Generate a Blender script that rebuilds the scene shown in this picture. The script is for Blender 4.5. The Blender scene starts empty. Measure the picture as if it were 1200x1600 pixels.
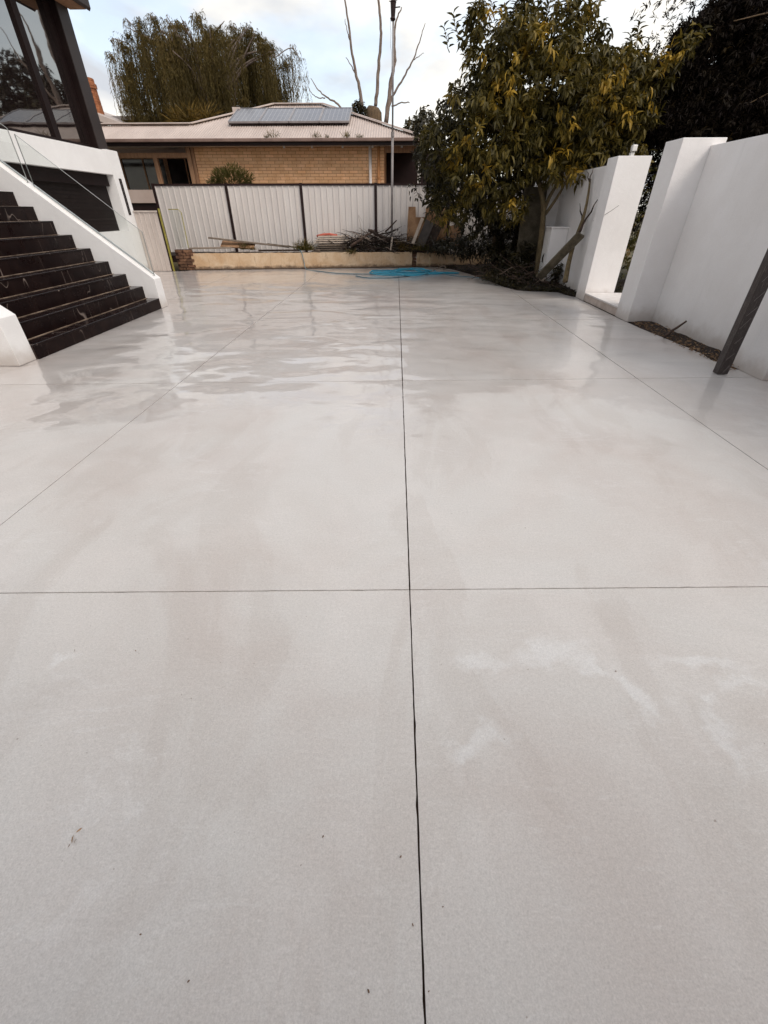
import bpy, bmesh, math, random
import numpy as np
from mathutils import Vector, Matrix

rnd = random.Random(7)
nrs = np.random.RandomState(11)
scene = bpy.context.scene
C = scene.collection

# ------------------------------------------------------------------ camera
CAMH = 1.6
FPX = 659.95            # focal length in pixels of the 1200 px wide photograph
RIGHT = Vector((0.9997131, 0.0239310, -0.0009627))
UP = Vector((-0.0131153, 0.5806349, 0.8140584))
BACK = Vector((0.0200402, -0.8138122, 0.5807823))
cam_d = bpy.data.cameras.new('camera')
cam = bpy.data.objects.new('camera', cam_d)
C.objects.link(cam)
M = Matrix((RIGHT, UP, BACK)).transposed().to_4x4()
M.translation = (0, 0, CAMH)
cam.matrix_world = M
cam_d.sensor_fit = 'HORIZONTAL'
cam_d.sensor_width = 36.0
cam_d.lens = 36.0 * FPX / 1200.0
cam_d.clip_start = 0.05
cam_d.clip_end = 3000
scene.camera = cam

# ------------------------------------------------------------------ sky
SUN_EL, SUN_AZ = math.radians(47), math.radians(132)   # azimuth from +Y clockwise towards +X
world = bpy.data.worlds.new('World')
scene.world = world
world.use_nodes = True
wn, wl = world.node_tree.nodes, world.node_tree.links
wn.clear()
w_out = wn.new('ShaderNodeOutputWorld')
w_bg = wn.new('ShaderNodeBackground')
w_bg.inputs['Strength'].default_value = 0.1
sky = wn.new('ShaderNodeTexSky')
sky.sky_type = 'NISHITA'
sky.sun_disc = False
sky.sun_elevation = SUN_EL
sky.sun_rotation = SUN_AZ
sky.air_density = 1.0
sky.dust_density = 1.5
tc = wn.new('ShaderNodeTexCoord')
mp = wn.new('ShaderNodeMapping')
mp.inputs['Scale'].default_value = (1.0, 1.0, 2.3)
mp.inputs['Location'].default_value = (0.95, 0.4, 0.7)
wl.new(tc.outputs['Generated'], mp.inputs['Vector'])
nz = wn.new('ShaderNodeTexNoise')
nz.inputs['Scale'].default_value = 4.6
nz.inputs['Detail'].default_value = 6
nz.inputs['Roughness'].default_value = 0.52
nz.inputs['Distortion'].default_value = 0.25
wl.new(mp.outputs['Vector'], nz.inputs['Vector'])
cr = wn.new('ShaderNodeValToRGB')
cr.color_ramp.elements[0].position = 0.43
cr.color_ramp.elements[0].color = (0.48, 0.48, 0.48, 1)
cr.color_ramp.elements[1].position = 0.57
cr.color_ramp.elements[1].color = (1, 1, 1, 1)
wl.new(nz.outputs['Fac'], cr.inputs['Fac'])
nz2 = wn.new('ShaderNodeTexNoise')
nz2.inputs['Scale'].default_value = 3.4
nz2.inputs['Detail'].default_value = 5
wl.new(mp.outputs['Vector'], nz2.inputs['Vector'])
cc = wn.new('ShaderNodeValToRGB')
cc.color_ramp.elements[0].position = 0.40
cc.color_ramp.elements[0].color = (4.6, 4.8, 5.15, 1)
cc.color_ramp.elements[1].position = 0.56
cc.color_ramp.elements[1].color = (7.6, 7.35, 6.85, 1)
wl.new(nz2.outputs['Fac'], cc.inputs['Fac'])
sk2 = wn.new('ShaderNodeMix')
sk2.data_type = 'RGBA'
sk2.blend_type = 'MULTIPLY'
sk2.inputs[0].default_value = 1.0
sk2.inputs[7].default_value = (2.25, 1.95, 1.7, 1)
wl.new(sky.outputs['Color'], sk2.inputs[6])
mx = wn.new('ShaderNodeMix')
mx.data_type = 'RGBA'
wl.new(cr.outputs['Color'], mx.inputs[0])
wl.new(sk2.outputs[2], mx.inputs[6])
wl.new(cc.outputs['Color'], mx.inputs[7])
wl.new(mx.outputs[2], w_bg.inputs['Color'])
wl.new(w_bg.outputs['Background'], w_out.inputs['Surface'])

sun_d = bpy.data.lights.new('sun', 'SUN')
sun_d.energy = 1.25
sun_d.angle = math.radians(25)
sun_d.color = (1.0, 0.93, 0.85)
sun = bpy.data.objects.new('sun', sun_d)
C.objects.link(sun)
sdir = Vector((math.sin(SUN_AZ) * math.cos(SUN_EL), math.cos(SUN_AZ) * math.cos(SUN_EL), math.sin(SUN_EL)))
sun.rotation_euler = sdir.to_track_quat('Z', 'Y').to_euler()
sun.location = sdir * 30

scene.view_settings.view_transform = 'Standard'
scene.view_settings.look = 'None'
scene.view_settings.gamma = 1.0
scene.view_settings.use_curve_mapping = False
scene.view_settings.exposure = 0.62
scene.render.engine = 'CYCLES'
scene.render.resolution_x, scene.render.resolution_y = 768, 1024
scene.cycles.max_bounces = 6

# ------------------------------------------------------------------ measuring helpers: where a sight line of the photo meets a plane
def ray(px, py):
    return RIGHT * (px - 600) - UP * (py - 800) - BACK * FPX

def at_z(px, py, z=0.0):
    d = ray(px, py)
    return Vector((0, 0, CAMH)) + d * ((z - CAMH) / d.z)

def at_y(px, py, Y):
    d = ray(px, py)
    return Vector((0, 0, CAMH)) + d * (Y / d.y)

def at_x(px, py, X):
    d = ray(px, py)
    return Vector((0, 0, CAMH)) + d * (X / d.x)

# ------------------------------------------------------------------ object helpers
def tag(o, label=None, cat=None, group=None, kind=None):
    if label: o['label'] = label
    if cat: o['category'] = cat
    if group: o['group'] = group
    if kind: o['kind'] = kind
    return o

def empty(name, loc=(0, 0, 0)):
    o = bpy.data.objects.new(name, None)
    o.empty_display_size = 0.2
    o.location = loc
    C.objects.link(o)
    return o

def link(name, me, mat=None, parent=None):
    o = bpy.data.objects.new(name, me)
    C.objects.link(o)
    if mat is not None and not me.materials:
        me.materials.append(mat)
    if parent is not None:
        o.parent = parent
        # geometry is written in world coordinates; parents are unrotated and unscaled
        off = Vector(parent.location)
        p = parent.parent
        while p is not None:
            off += Vector(p.location)
            p = p.parent
        o.location = -off
    return o

class MB:
    def __init__(s):
        s.v, s.f = [], []
    def add(s, vs, fs):
        n = len(s.v)
        s.v += [tuple(v) for v in vs]
        s.f += [tuple(i + n for i in f) for f in fs]
        return s
    def box(s, x0, x1, y0, y1, z0, z1):
        vs = [(x0, y0, z0), (x1, y0, z0), (x1, y1, z0), (x0, y1, z0), (x0, y0, z1), (x1, y0, z1), (x1, y1, z1), (x0, y1, z1)]
        return s.add(vs, [(0, 3, 2, 1), (4, 5, 6, 7), (0, 1, 5, 4), (1, 2, 6, 5), (2, 3, 7, 6), (3, 0, 4, 7)])
    def prism(s, poly, vec):
        n = len(poly)
        poly = [Vector(p) for p in poly]
        vec = Vector(vec)
        vs = poly + [p + vec for p in poly]
        fs = [tuple(range(n - 1, -1, -1)), tuple(range(n, 2 * n))]
        fs += [(i, (i + 1) % n, n + (i + 1) % n, n + i) for i in range(n)]
        return s.add(vs, fs)
    def bar(s, a, b, w, h, up=(0, 0, 1)):
        a, b = Vector(a), Vector(b)
        d = (b - a).normalized()
        u = Vector(up)
        sd = d.cross(u)
        if sd.length < 1e-4:
            sd = d.cross(Vector((1, 0, 0)))
        sd.normalize()
        u = sd.cross(d).normalized()
        sd *= w / 2
        u *= h / 2
        return s.prism([a - sd - u, a + sd - u, a + sd + u, a - sd + u], b - a)
    def tube(s, pts, rads, n=8, caps=True):
        pts = [Vector(p) for p in pts]
        if not hasattr(rads, '__len__'):
            rads = [rads] * len(pts)
        base = len(s.v)
        prev = None
        for i, p in enumerate(pts):
            d = (pts[min(i + 1, len(pts) - 1)] - pts[max(i - 1, 0)])
            if d.length < 1e-7: d = Vector((0, 0, 1))
            d.normalize()
            if prev is None:
                a = d.orthogonal().normalized()
            else:
                a = prev - d * prev.dot(d)
                if a.length < 1e-5: a = d.orthogonal()
                a.normalize()
            prev = a
            b = d.cross(a)
            for k in range(n):
                t = 2 * math.pi * k / n
                s.v.append(tuple(p + (a * math.cos(t) + b * math.sin(t)) * rads[i]))
        for i in range(len(pts) - 1):
            for k in range(n):
                k2 = (k + 1) % n
                s.f.append((base + i * n + k, base + i * n + k2, base + (i + 1) * n + k2, base + (i + 1) * n + k))
        if caps:
            s.f.append(tuple(base + k for k in range(n - 1, -1, -1)))
            e = base + (len(pts) - 1) * n
            s.f.append(tuple(e + k for k in range(n)))
        return s
    def mesh(s, name, smooth=False, bevel=0.0, segs=2):
        me = bpy.data.meshes.new(name)
        me.from_pydata(s.v, [], s.f)
        bm = bmesh.new()
        bm.from_mesh(me)
        bmesh.ops.recalc_face_normals(bm, faces=bm.faces)
        if bevel > 0:
            bmesh.ops.bevel(bm, geom=list(bm.edges), offset=bevel, segments=segs, affect='EDGES', profile=0.6, clamp_overlap=True)
        bm.to_mesh(me)
        bm.free()
        if smooth:
            for p in me.polygons: p.use_smooth = True
        return me
    def build(s, name, mat, parent=None, smooth=False, bevel=0.0, segs=2):
        return link(name, s.mesh(name, smooth, bevel, segs), mat, parent)

def wiggle(a, b, n, amp, seed=0, sag=0.0):
    r = random.Random(seed)
    a, b = Vector(a), Vector(b)
    out = []
    for i in range(n + 1):
        t = i / n
        p = a.lerp(b, t)
        k = math.sin(math.pi * t) if 0 < i < n else 0
        p += Vector((r.uniform(-1, 1), r.uniform(-1, 1), r.uniform(-1, 1))) * amp * (0.4 + k)
        p.z -= sag * 4 * t * (1 - t)
        out.append(p)
    return out

# ------------------------------------------------------------------ material helpers
def new_mat(name):
    m = bpy.data.materials.new(name)
    m.use_nodes = True
    nt = m.node_tree
    b = nt.nodes['Principled BSDF']
    return m, nt.nodes, nt.links, b

def noise(nodes, links, vec, scale, detail=4, rough=0.55, dist=0.0):
    n = nodes.new('ShaderNodeTexNoise')
    n.inputs['Scale'].default_value = scale
    n.inputs['Detail'].default_value = detail
    n.inputs['Roughness'].default_value = rough
    n.inputs['Distortion'].default_value = dist
    if vec is not None:
        links.new(vec, n.inputs['Vector'])
    return n.outputs['Fac']

def ramp(nodes, links, fac, stops):
    r = nodes.new('ShaderNodeValToRGB')
    e = r.color_ramp.elements
    while len(e) < len(stops):
        e.new(0.5)
    for el, (p, c) in zip(e, stops):
        el.position = p
        el.color = (*c, 1) if len(c) == 3 else c
    links.new(fac, r.inputs['Fac'])
    return r.outputs['Color']

def mixc(nodes, links, fac, a, b, blend='MIX'):
    m = nodes.new('ShaderNodeMix')
    m.data_type = 'RGBA'
    m.blend_type = blend
    for v, i in ((fac, 0), (a, 6), (b, 7)):
        if hasattr(v, 'links'):
            links.new(v, m.inputs[i])
        elif i == 0:
            m.inputs[0].default_value = v
        else:
            m.inputs[i].default_value = (*v, 1)
    return m.outputs[2]

def mth(nodes, links, op, a, b=None, c=None, clamp=False):
    m = nodes.new('ShaderNodeMath')
    m.operation = op
    m.use_clamp = clamp
    for i, v in enumerate((a, b, c)):
        if v is None: continue
        if hasattr(v, 'links'): links.new(v, m.inputs[i])
        else: m.inputs[i].default_value = v
    return m.outputs[0]

def maprange(nodes, links, v, a, b, c=0.0, d=1.0, smooth=True):
    m = nodes.new('ShaderNodeMapRange')
    if smooth: m.interpolation_type = 'SMOOTHSTEP'
    links.new(v, m.inputs[0])
    for i, x in enumerate((a, b, c, d)):
        m.inputs[i + 1].default_value = x
    return m.outputs[0]

def position(nodes):
    return nodes.new('ShaderNodeNewGeometry').outputs['Position']

def scaled(nodes, links, vec, s, loc=(0, 0, 0), rot=(0, 0, 0)):
    m = nodes.new('ShaderNodeMapping')
    m.inputs['Scale'].default_value = s
    m.inputs['Location'].default_value = loc
    m.inputs['Rotation'].default_value = rot
    links.new(vec, m.inputs['Vector'])
    return m.outputs['Vector']

def bump(nodes, links, h, strength=0.3, dist=0.01, normal=None):
    b = nodes.new('ShaderNodeBump')
    b.inputs['Strength'].default_value = strength
    b.inputs['Distance'].default_value = dist
    links.new(h, b.inputs['Height'])
    if normal is not None: links.new(normal, b.inputs['Normal'])
    return b.outputs['Normal']

def surf(name, c1, c2, scale=4.0, rough=0.6, rough2=None, bscale=60.0, bstr=0.2, bdist=0.004, metal=0.0, spec=0.5, streak=None, obj_random=0.0, coat=0.0, fine=0.12):
    """weathered plain surface: two tones mottled by noise, fine grain, fine relief"""
    m, n, l, b = new_mat(name)
    p = position(n)
    if streak:
        pv = scaled(n, l, p, streak)
    else:
        pv = p
    f = noise(n, l, pv, scale, 5, 0.6)
    f = maprange(n, l, f, 0.3, 0.7)
    col = mixc(n, l, f, c1, c2)
    g = noise(n, l, p, bscale, 3, 0.6)
    g2 = maprange(n, l, g, 0.25, 0.75, 1 - fine, 1 + fine, False)
    vm = n.new('ShaderNodeVectorMath')
    vm.operation = 'SCALE'
    l.new(col, vm.inputs[0])
    l.new(g2, vm.inputs['Scale'])
    col = vm.outputs[0]
    if obj_random > 0:
        oi = n.new('ShaderNodeObjectInfo')
        r = maprange(n, l, oi.outputs['Random'], 0, 1, 1 - obj_random, 1 + obj_random, False)
        vm2 = n.new('ShaderNodeVectorMath')
        vm2.operation = 'SCALE'
        l.new(col, vm2.inputs[0])
        l.new(r, vm2.inputs['Scale'])
        col = vm2.outputs[0]
    l.new(col, b.inputs['Base Color'])
    b.inputs['Metallic'].default_value = metal
    b.inputs['Specular IOR Level'].default_value = spec
    b.inputs['Coat Weight'].default_value = coat
    if rough2 is None: rough2 = min(1, rough + 0.12)
    l.new(maprange(n, l, f, 0, 1, rough, rough2, False), b.inputs['Roughness'])
    if bstr > 0:
        l.new(bump(n, l, g, bstr, bdist), b.inputs['Normal'])
    return m

def leaf_mat(name, stops, rough=0.5, trans=0.25, spec=0.4):
    m, n, l, b = new_mat(name)
    at = n.new('ShaderNodeAttribute')
    at.attribute_name = 'tint'
    col = ramp(n, l, at.outputs['Fac'], stops)
    l.new(col, b.inputs['Base Color'])
    b.inputs['Roughness'].default_value = rough
    b.inputs['Specular IOR Level'].default_value = spec
    t = n.new('ShaderNodeBsdfTranslucent')
    l.new(col, t.inputs['Color'])
    ms = n.new('ShaderNodeMixShader')
    ms.inputs[0].default_value = trans
    l.new(b.outputs[0], ms.inputs[1])
    l.new(t.outputs[0], ms.inputs[2])
    l.new(ms.outputs[0], n['Material Output'].inputs['Surface'])
    return m

MAT = {}

def concrete_slab_mat():
    m, n, l, b = new_mat('pale_polished_concrete')
    p = position(n)
    sep = n.new('ShaderNodeSeparateXYZ')
    l.new(p, sep.inputs[0])
    big = noise(n, l, p, 0.55, 6, 0.6, 0.6)
    mid = noise(n, l, scaled(n, l, p, (1, 1.0, 1), (3.1, 1.7, 0), (0, 0, 0.7)), 1.7, 6, 0.62, 0.8)
    col = ramp(n, l, big, [(0.28, (0.50, 0.452, 0.424)), (0.5, (0.546, 0.526, 0.506)), (0.72, (0.585, 0.58, 0.57))])
    col = mixc(n, l, maprange(n, l, mid, 0.42, 0.72, 0, 0.55), col, (0.60, 0.575, 0.555))
    col = mixc(n, l, maprange(n, l, noise(n, l, p, 0.9, 4, 0.5, 0.3), 0.5, 0.75, 0, 0.3), col, (0.50, 0.455, 0.44))
    dm = noise(n, l, scaled(n, l, p, (1.5, 0.55, 1), (5, 2, 0), (0, 0, 0.35)), 0.95, 6, 0.62, 1.0)
    col = mixc(n, l, maprange(n, l, dm, 0.50, 0.57, 0, 0.36), col, mixc(n, l, 1.0, col, (0.86, 0.83, 0.81), 'MULTIPLY'))
    tm = noise(n, l, scaled(n, l, p, (1, 6, 1), (0, 0, 0), (0, 0, 0.9)), 5, 5, 0.7, 1.4)
    col = mixc(n, l, maprange(n, l, tm, 0.53, 0.78, 0, 0.5), col, (0.63, 0.615, 0.60))
    # pale cement bloom: thin trowel arcs
    w = noise(n, l, scaled(n, l, p, (1.0, 2.4, 1), (0.4, 0.0, 0), (0, 0, -0.6)), 1.1, 5, 0.6, 1.6)
    w = mth(n, l, 'ABSOLUTE', mth(n, l, 'SUBTRACT', w, 0.5))
    w = maprange(n, l, w, 0.0, 0.035, 1, 0)
    wmask = maprange(n, l, noise(n, l, p, 0.9, 3), 0.5, 0.64)
    wmask2 = maprange(n, l, noise(n, l, p, 14, 4, 0.7), 0.3, 0.62)
    w = mth(n, l, 'MULTIPLY', mth(n, l, 'MULTIPLY', w, wmask), wmask2)
    col = mixc(n, l, mth(n, l, 'MULTIPLY', w, 0.2), col, (0.74, 0.75, 0.76))
    # washed-out cement smears right of the centre joint and beside the dry leaf
    marks = None
    wn1 = n.new('ShaderNodeTexNoise')
    wn1.inputs['Scale'].default_value = 5.0
    wn1.inputs['Detail'].default_value = 6
    wn1.inputs['Roughness'].default_value = 0.65
    l.new(p, wn1.inputs['Vector'])
    wp = n.new('ShaderNodeVectorMath')
    wp.operation = 'MULTIPLY_ADD'
    l.new(wn1.outputs['Color'], wp.inputs[0])
    wp.inputs[1].default_value = (0.30, 0.30, 0)
    sh0 = n.new('ShaderNodeVectorMath')
    sh0.operation = 'SUBTRACT'
    l.new(p, sh0.inputs[0])
    sh0.inputs[1].default_value = (0.15, 0.15, 0)
    l.new(sh0.outputs[0], wp.inputs[2])
    pw = wp.outputs[0]
    for (ax, ay, bx, by, wd) in ((705, 1036, 800, 1030, .05), (790, 1030, 920, 1008, .07), (880, 1022, 985, 1060, .05), (960, 1045, 1030, 1130, .05), (1010, 1030, 1180, 1045, .04),
                                 (1095, 1100, 1112, 1078, .05), (1100, 1090, 1165, 1228, .045), (1120, 1072, 1190, 1050, .04), (60, 1050, 110, 1022, .03), (690, 1180, 800, 1130, .05)):
        a, b_ = at_z(ax, ay), at_z(bx, by)
        c_, d_ = (a + b_) / 2, b_ - a
        vv = n.new('ShaderNodeVectorMath')
        vv.operation = 'SUBTRACT'
        l.new(pw, vv.inputs[0])
        vv.inputs[1].default_value = c_
        mpv = n.new('ShaderNodeMapping')
        mpv.vector_type = 'TEXTURE'
        mpv.inputs['Rotation'].default_value = (0, 0, math.atan2(d_.y, d_.x))
        mpv.inputs['Scale'].default_value = (d_.length * 0.75, wd * 1.35, 1)
        l.new(vv.outputs[0], mpv.inputs['Vector'])
        ln = n.new('ShaderNodeVectorMath')
        ln.operation = 'LENGTH'
        l.new(mpv.outputs['Vector'], ln.inputs[0])
        e_ = maprange(n, l, ln.outputs['Value'], 0.0, 1.3, 1, 0)
        marks = e_ if marks is None else mth(n, l, 'MAXIMUM', marks, e_)
    rag = noise(n, l, p, 11, 6, 0.75, 0.8)
    marks = maprange(n, l, mth(n, l, 'MULTIPLY', marks, mth(n, l, 'ADD', rag, 0.25)), 0.2, 0.85, 0, 0.45)
    col = mixc(n, l, marks, col, (0.70, 0.71, 0.715))
    # fine sand speckle
    sp = noise(n, l, p, 190, 2, 0.7)
    sp2 = noise(n, l, p, 75, 3, 0.7)
    k = mth(n, l, 'ADD', maprange(n, l, sp, 0.3, 0.7, -0.11, 0.11, False), maprange(n, l, sp2, 0.3, 0.7, -0.075, 0.075, False))
    k = mth(n, l, 'ADD', k, 1.0)
    vm = n.new('ShaderNodeVectorMath')
    vm.operation = 'SCALE'
    l.new(col, vm.inputs[0])
    l.new(k, vm.inputs['Scale'])
    col = vm.outputs[0]
    pit = maprange(n, l, noise(n, l, p, 48, 1, 0.5), 0.79, 0.82)
    col = mixc(n, l, mth(n, l, 'MULTIPLY', pit, 0.6), col, (0.2, 0.16, 0.13))
    # where the slab was hosed down: the far half is wet, drying out towards the viewer
    wetn = noise(n, l, scaled(n, l, p, (0.8, 1.0, 1), (1.0, 4.2, 0)), 0.75, 6, 0.62, 0.7)
    far = maprange(n, l, sep.outputs['Y'], 2.4, 6.8, -0.24, 0.45, False)
    wet = maprange(n, l, mth(n, l, 'ADD', wetn, far), 0.46, 0.56)
    wet = mth(n, l, 'MULTIPLY', wet, maprange(n, l, mth(n, l, 'ADD', sep.outputs['X'], mth(n, l, 'MULTIPLY', wetn, 3.0)), 0.8, 3.6, 1.0, 0.7))
    damp = maprange(n, l, mth(n, l, 'ADD', wetn, far), 0.30, 0.60)
    col = mixc(n, l, mth(n, l, 'MULTIPLY', wet, 0.8), col, mixc(n, l, 1.0, col, (0.93, 0.90, 0.89), 'MULTIPLY'))
    l.new(col, b.inputs['Base Color'])
    l.new(maprange(n, l, damp, 0, 1, 0.42, 0.3, False), b.inputs['Roughness'])
    b.inputs['Specular IOR Level'].default_value = 0.5
    gr = noise(n, l, p, 110, 4, 0.7)
    tr = noise(n, l, scaled(n, l, p, (1, 3.0, 1), (0, 0, 0), (0, 0, 0.6)), 9, 4, 0.6, 0.6)
    nb = bump(n, l, gr, 0.4, 0.004)
    nb = bump(n, l, tr, 0.22, 0.006, nb)
    l.new(nb, b.inputs['Normal'])
    # water film with the slow waviness of the hand-floated surface
    b.inputs['Coat IOR'].default_value = 1.5
    l.new(mth(n, l, 'MULTIPLY', wet, 0.82), b.inputs['Coat Weight'])
    l.new(maprange(n, l, wetn, 0.35, 0.65, 0.10, 0.04, False), b.inputs['Coat Roughness'])
    wv = noise(n, l, scaled(n, l, p, (0.7, 1.0, 1), (2, 5, 0), (0, 0, 0.12)), 1.7, 1.5, 0.4, 0.3)
    calm = maprange(n, l, sep.outputs['Y'], 8.0, 14.0, 1.0, 0.3)
    cb = bump(n, l, mth(n, l, 'MULTIPLY', wv, calm), 1.0, 0.05)
    wv2 = noise(n, l, scaled(n, l, p, (0.8, 1.0, 1)), 5.0, 1, 0.5)
    cb = bump(n, l, wv2, 1.0, 0.004, cb)
    l.new(cb, b.inputs['Coat Normal'])
    return m

def render_mat(name, c1, c2, drip=0.18):
    """painted cement render: sandy grain, faint rain streaks and soft patches"""
    m, n, l, b = new_mat(name)
    p = position(n)
    f = noise(n, l, p, 1.3, 5, 0.6, 0.4)
    col = mixc(n, l, maprange(n, l, f, 0.32, 0.7), c1, c2)
    st = noise(n, l, scaled(n, l, p, (5, 5, 0.35)), 1.6, 5, 0.65)
    col = mixc(n, l, maprange(n, l, st, 0.52, 0.8, 0, drip), col, tuple(x * 0.72 for x in c1))
    sep = n.new('ShaderNodeSeparateXYZ')
    l.new(p, sep.inputs[0])
    foot = maprange(n, l, mth(n, l, 'ADD', sep.outputs['Z'], mth(n, l, 'MULTIPLY', noise(n, l, p, 6, 4), -0.25)), -0.12, 0.16, 0.55, 0)
    col = mixc(n, l, foot, col, (0.36, 0.29, 0.235))
    g = noise(n, l, p, 140, 3, 0.7)
    k = maprange(n, l, g, 0.3, 0.7, 0.955, 1.045, False)
    vm = n.new('ShaderNodeVectorMath')
    vm.operation = 'SCALE'
    l.new(col, vm.inputs[0])
    l.new(k, vm.inputs['Scale'])
    l.new(vm.outputs[0], b.inputs['Base Color'])
    b.inputs['Roughness'].default_value = 0.75
    b.inputs['Specular IOR Level'].default_value = 0.3
    nb = bump(n, l, g, 0.35, 0.004)
    nb = bump(n, l, noise(n, l, scaled(n, l, p, (1, 1, 1.6), (0, 0, 0), (0.3, 0.2, 0)), 6, 4, 0.6, 0.8), 0.2, 0.02, nb)
    l.new(nb, b.inputs['Normal'])
    return m

def marble_mat(spec=0.12, r0=0.22, r1=0.45):
    m, n, l, b = new_mat('black_marble_tile')
    p = position(n)
    oi = n.new('ShaderNodeObjectInfo')
    cb = n.new('ShaderNodeVectorMath')
    cb.operation = 'MULTIPLY_ADD'
    l.new(oi.outputs['Random'], cb.inputs[0])
    cb.inputs[1].default_value = (17, 9, 5)
    l.new(p, cb.inputs[2])
    v = cb.outputs[0]
    base = mixc(n, l, maprange(n, l, noise(n, l, v, 3, 5), 0.35, 0.7), (0.006, 0.002, 0.002), (0.013, 0.006, 0.005))
    a = noise(n, l, scaled(n, l, v, (1.0, 1.6, 0.5), (0, 0, 0), (0.6, 0.2, 0.3)), 1.3, 2, 0.4, 0.3)
    a = mth(n, l, 'ABSOLUTE', mth(n, l, 'SUBTRACT', a, 0.5))
    vein = maprange(n, l, a, 0.0, 0.0045, 1, 0)
    vein = mth(n, l, 'MULTIPLY', vein, maprange(n, l, noise(n, l, v, 2.1, 2), 0.40, 0.55))
    col = mixc(n, l, mth(n, l, 'MULTIPLY', vein, 0.5), base, (0.36, 0.29, 0.25))
    l.new(col, b.inputs['Base Color'])
    l.new(maprange(n, l, noise(n, l, p, 5, 4), 0.3, 0.7, r0, r1, False), b.inputs['Roughness'])
    b.inputs['Specular IOR Level'].default_value = spec
    l.new(bump(n, l, noise(n, l, p, 60, 3), 0.06, 0.003), b.inputs['Normal'])
    return m

def glass_mat(name, tint=(0.8, 0.9, 0.87), alpha=0.12, rough=0.0):
    m, n, l, b = new_mat(name)
    b.inputs['Base Color'].default_value = (*tint, 1)
    b.inputs['Roughness'].default_value = rough
    tr = n.new('ShaderNodeBsdfTransparent')
    tr.inputs['Color'].default_value = (0.965, 0.98, 0.972, 1)
    gl = n.new('ShaderNodeBsdfGlossy')
    gl.inputs['Roughness'].default_value = rough
    gl.inputs['Color'].default_value = (0.9, 0.95, 0.95, 1)
    fr = n.new('ShaderNodeFresnel')
    fr.inputs['IOR'].default_value = 1.45
    ms = n.new('ShaderNodeMixShader')
    l.new(fr.outputs[0], ms.inputs[0])
    l.new(tr.outputs[0], ms.inputs[1])
    l.new(gl.outputs[0], ms.inputs[2])
    l.new(ms.outputs[0], n['Material Output'].inputs['Surface'])
    n.remove(b)
    return m

def mirror_glass_mat(name):
    m, n, l, b = new_mat(name)
    p = position(n)
    b.inputs['Base Color'].default_value = (0.012, 0.008, 0.008, 1)
    b.inputs['Roughness'].default_value = 0.02
    b.inputs['Specular IOR Level'].default_value = 1.0
    b.inputs['IOR'].default_value = 2.6
    b.inputs['Specular Tint'].default_value = (0.86, 0.85, 0.82, 1)
    l.new(bump(n, l, noise(n, l, p, 0.9, 2), 0.25, 0.01), b.inputs['Normal'])
    return m

def post_mat():
    m, n, l, b = new_mat('wrapped_steel')
    p = position(n)
    st = noise(n, l, scaled(n, l, p, (60, 60, 6), (0, 0, 0), (0.5, 0.5, 0)), 2.2, 4, 0.7, 0.6)
    col = mixc(n, l, maprange(n, l, st, 0.52, 0.75), (0.035, 0.026, 0.024), (0.16, 0.135, 0.125))
    l.new(col, b.inputs['Base Color'])
    b.inputs['Roughness'].default_value = 0.33
    l.new(bump(n, l, st, 0.6, 0.006), b.inputs['Normal'])
    return m

def solar_mat():
    m, n, l, b = new_mat('solar_cells')
    tcn = n.new('ShaderNodeTexCoord')
    br = n.new('ShaderNodeTexBrick')
    br.offset = 0.0
    br.inputs['Scale'].default_value = 1.0
    br.inputs['Brick Width'].default_value = 0.16
    br.inputs['Row Height'].default_value = 0.16
    br.inputs['Mortar Size'].default_value = 0.006
    br.inputs['Color1'].default_value = (0.055, 0.056, 0.075, 1)
    br.inputs['Color2'].default_value = (0.075, 0.075, 0.095, 1)
    br.inputs['Mortar'].default_value = (0.30, 0.29, 0.30, 1)
    l.new(position(n), br.inputs['Vector'])
    l.new(br.outputs['Color'], b.inputs['Base Color'])
    b.inputs['Roughness'].default_value = 0.12
    return m

MAT['slab'] = concrete_slab_mat()
MAT['joint'] = surf('joint_dirt', (0.045, 0.022, 0.014), (0.08, 0.045, 0.03), 8, 0.95, bstr=0.3)
MAT['white'] = render_mat('white_render', (0.74, 0.715, 0.70), (0.79, 0.77, 0.76))
MAT['white_left'] = render_mat('white_house_render', (0.74, 0.73, 0.72), (0.79, 0.785, 0.775), 0.12)
def stained_cream():
    m, n, l, b = new_mat('stained_cream_render')
    p = position(n)
    col = mixc(n, l, maprange(n, l, noise(n, l, p, 1.8, 5, 0.65, 0.5), 0.32, 0.7), (0.50, 0.335, 0.195), (0.62, 0.475, 0.325))
    st = noise(n, l, scaled(n, l, p, (7, 7, 1.2)), 1.7, 6, 0.75, 0.6)
    col = mixc(n, l, maprange(n, l, st, 0.54, 0.74, 0, 0.75), col, (0.19, 0.105, 0.05))
    sp = noise(n, l, p, 16, 4, 0.7, 0.5)
    col = mixc(n, l, maprange(n, l, sp, 0.64, 0.72, 0, 0.8), col, (0.09, 0.05, 0.03))
    sep = n.new('ShaderNodeSeparateXYZ')
    l.new(p, sep.inputs[0])
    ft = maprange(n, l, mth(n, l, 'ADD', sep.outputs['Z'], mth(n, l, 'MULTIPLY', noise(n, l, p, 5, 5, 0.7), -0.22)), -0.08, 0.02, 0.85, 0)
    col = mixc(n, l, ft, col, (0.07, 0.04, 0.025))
    l.new(col, b.inputs['Base Color'])
    b.inputs['Roughness'].default_value = 0.9
    l.new(bump(n, l, noise(n, l, p, 30, 5, 0.7), 0.7, 0.015), b.inputs['Normal'])
    return m
MAT['cream'] = stained_cream()
MAT['old_brick'] = surf('old_brown_brick', (0.055, 0.022, 0.012), (0.17, 0.09, 0.05), 9, 0.9, bscale=50, bstr=0.6, bdist=0.01, obj_random=0.4, fine=0.3)
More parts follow.
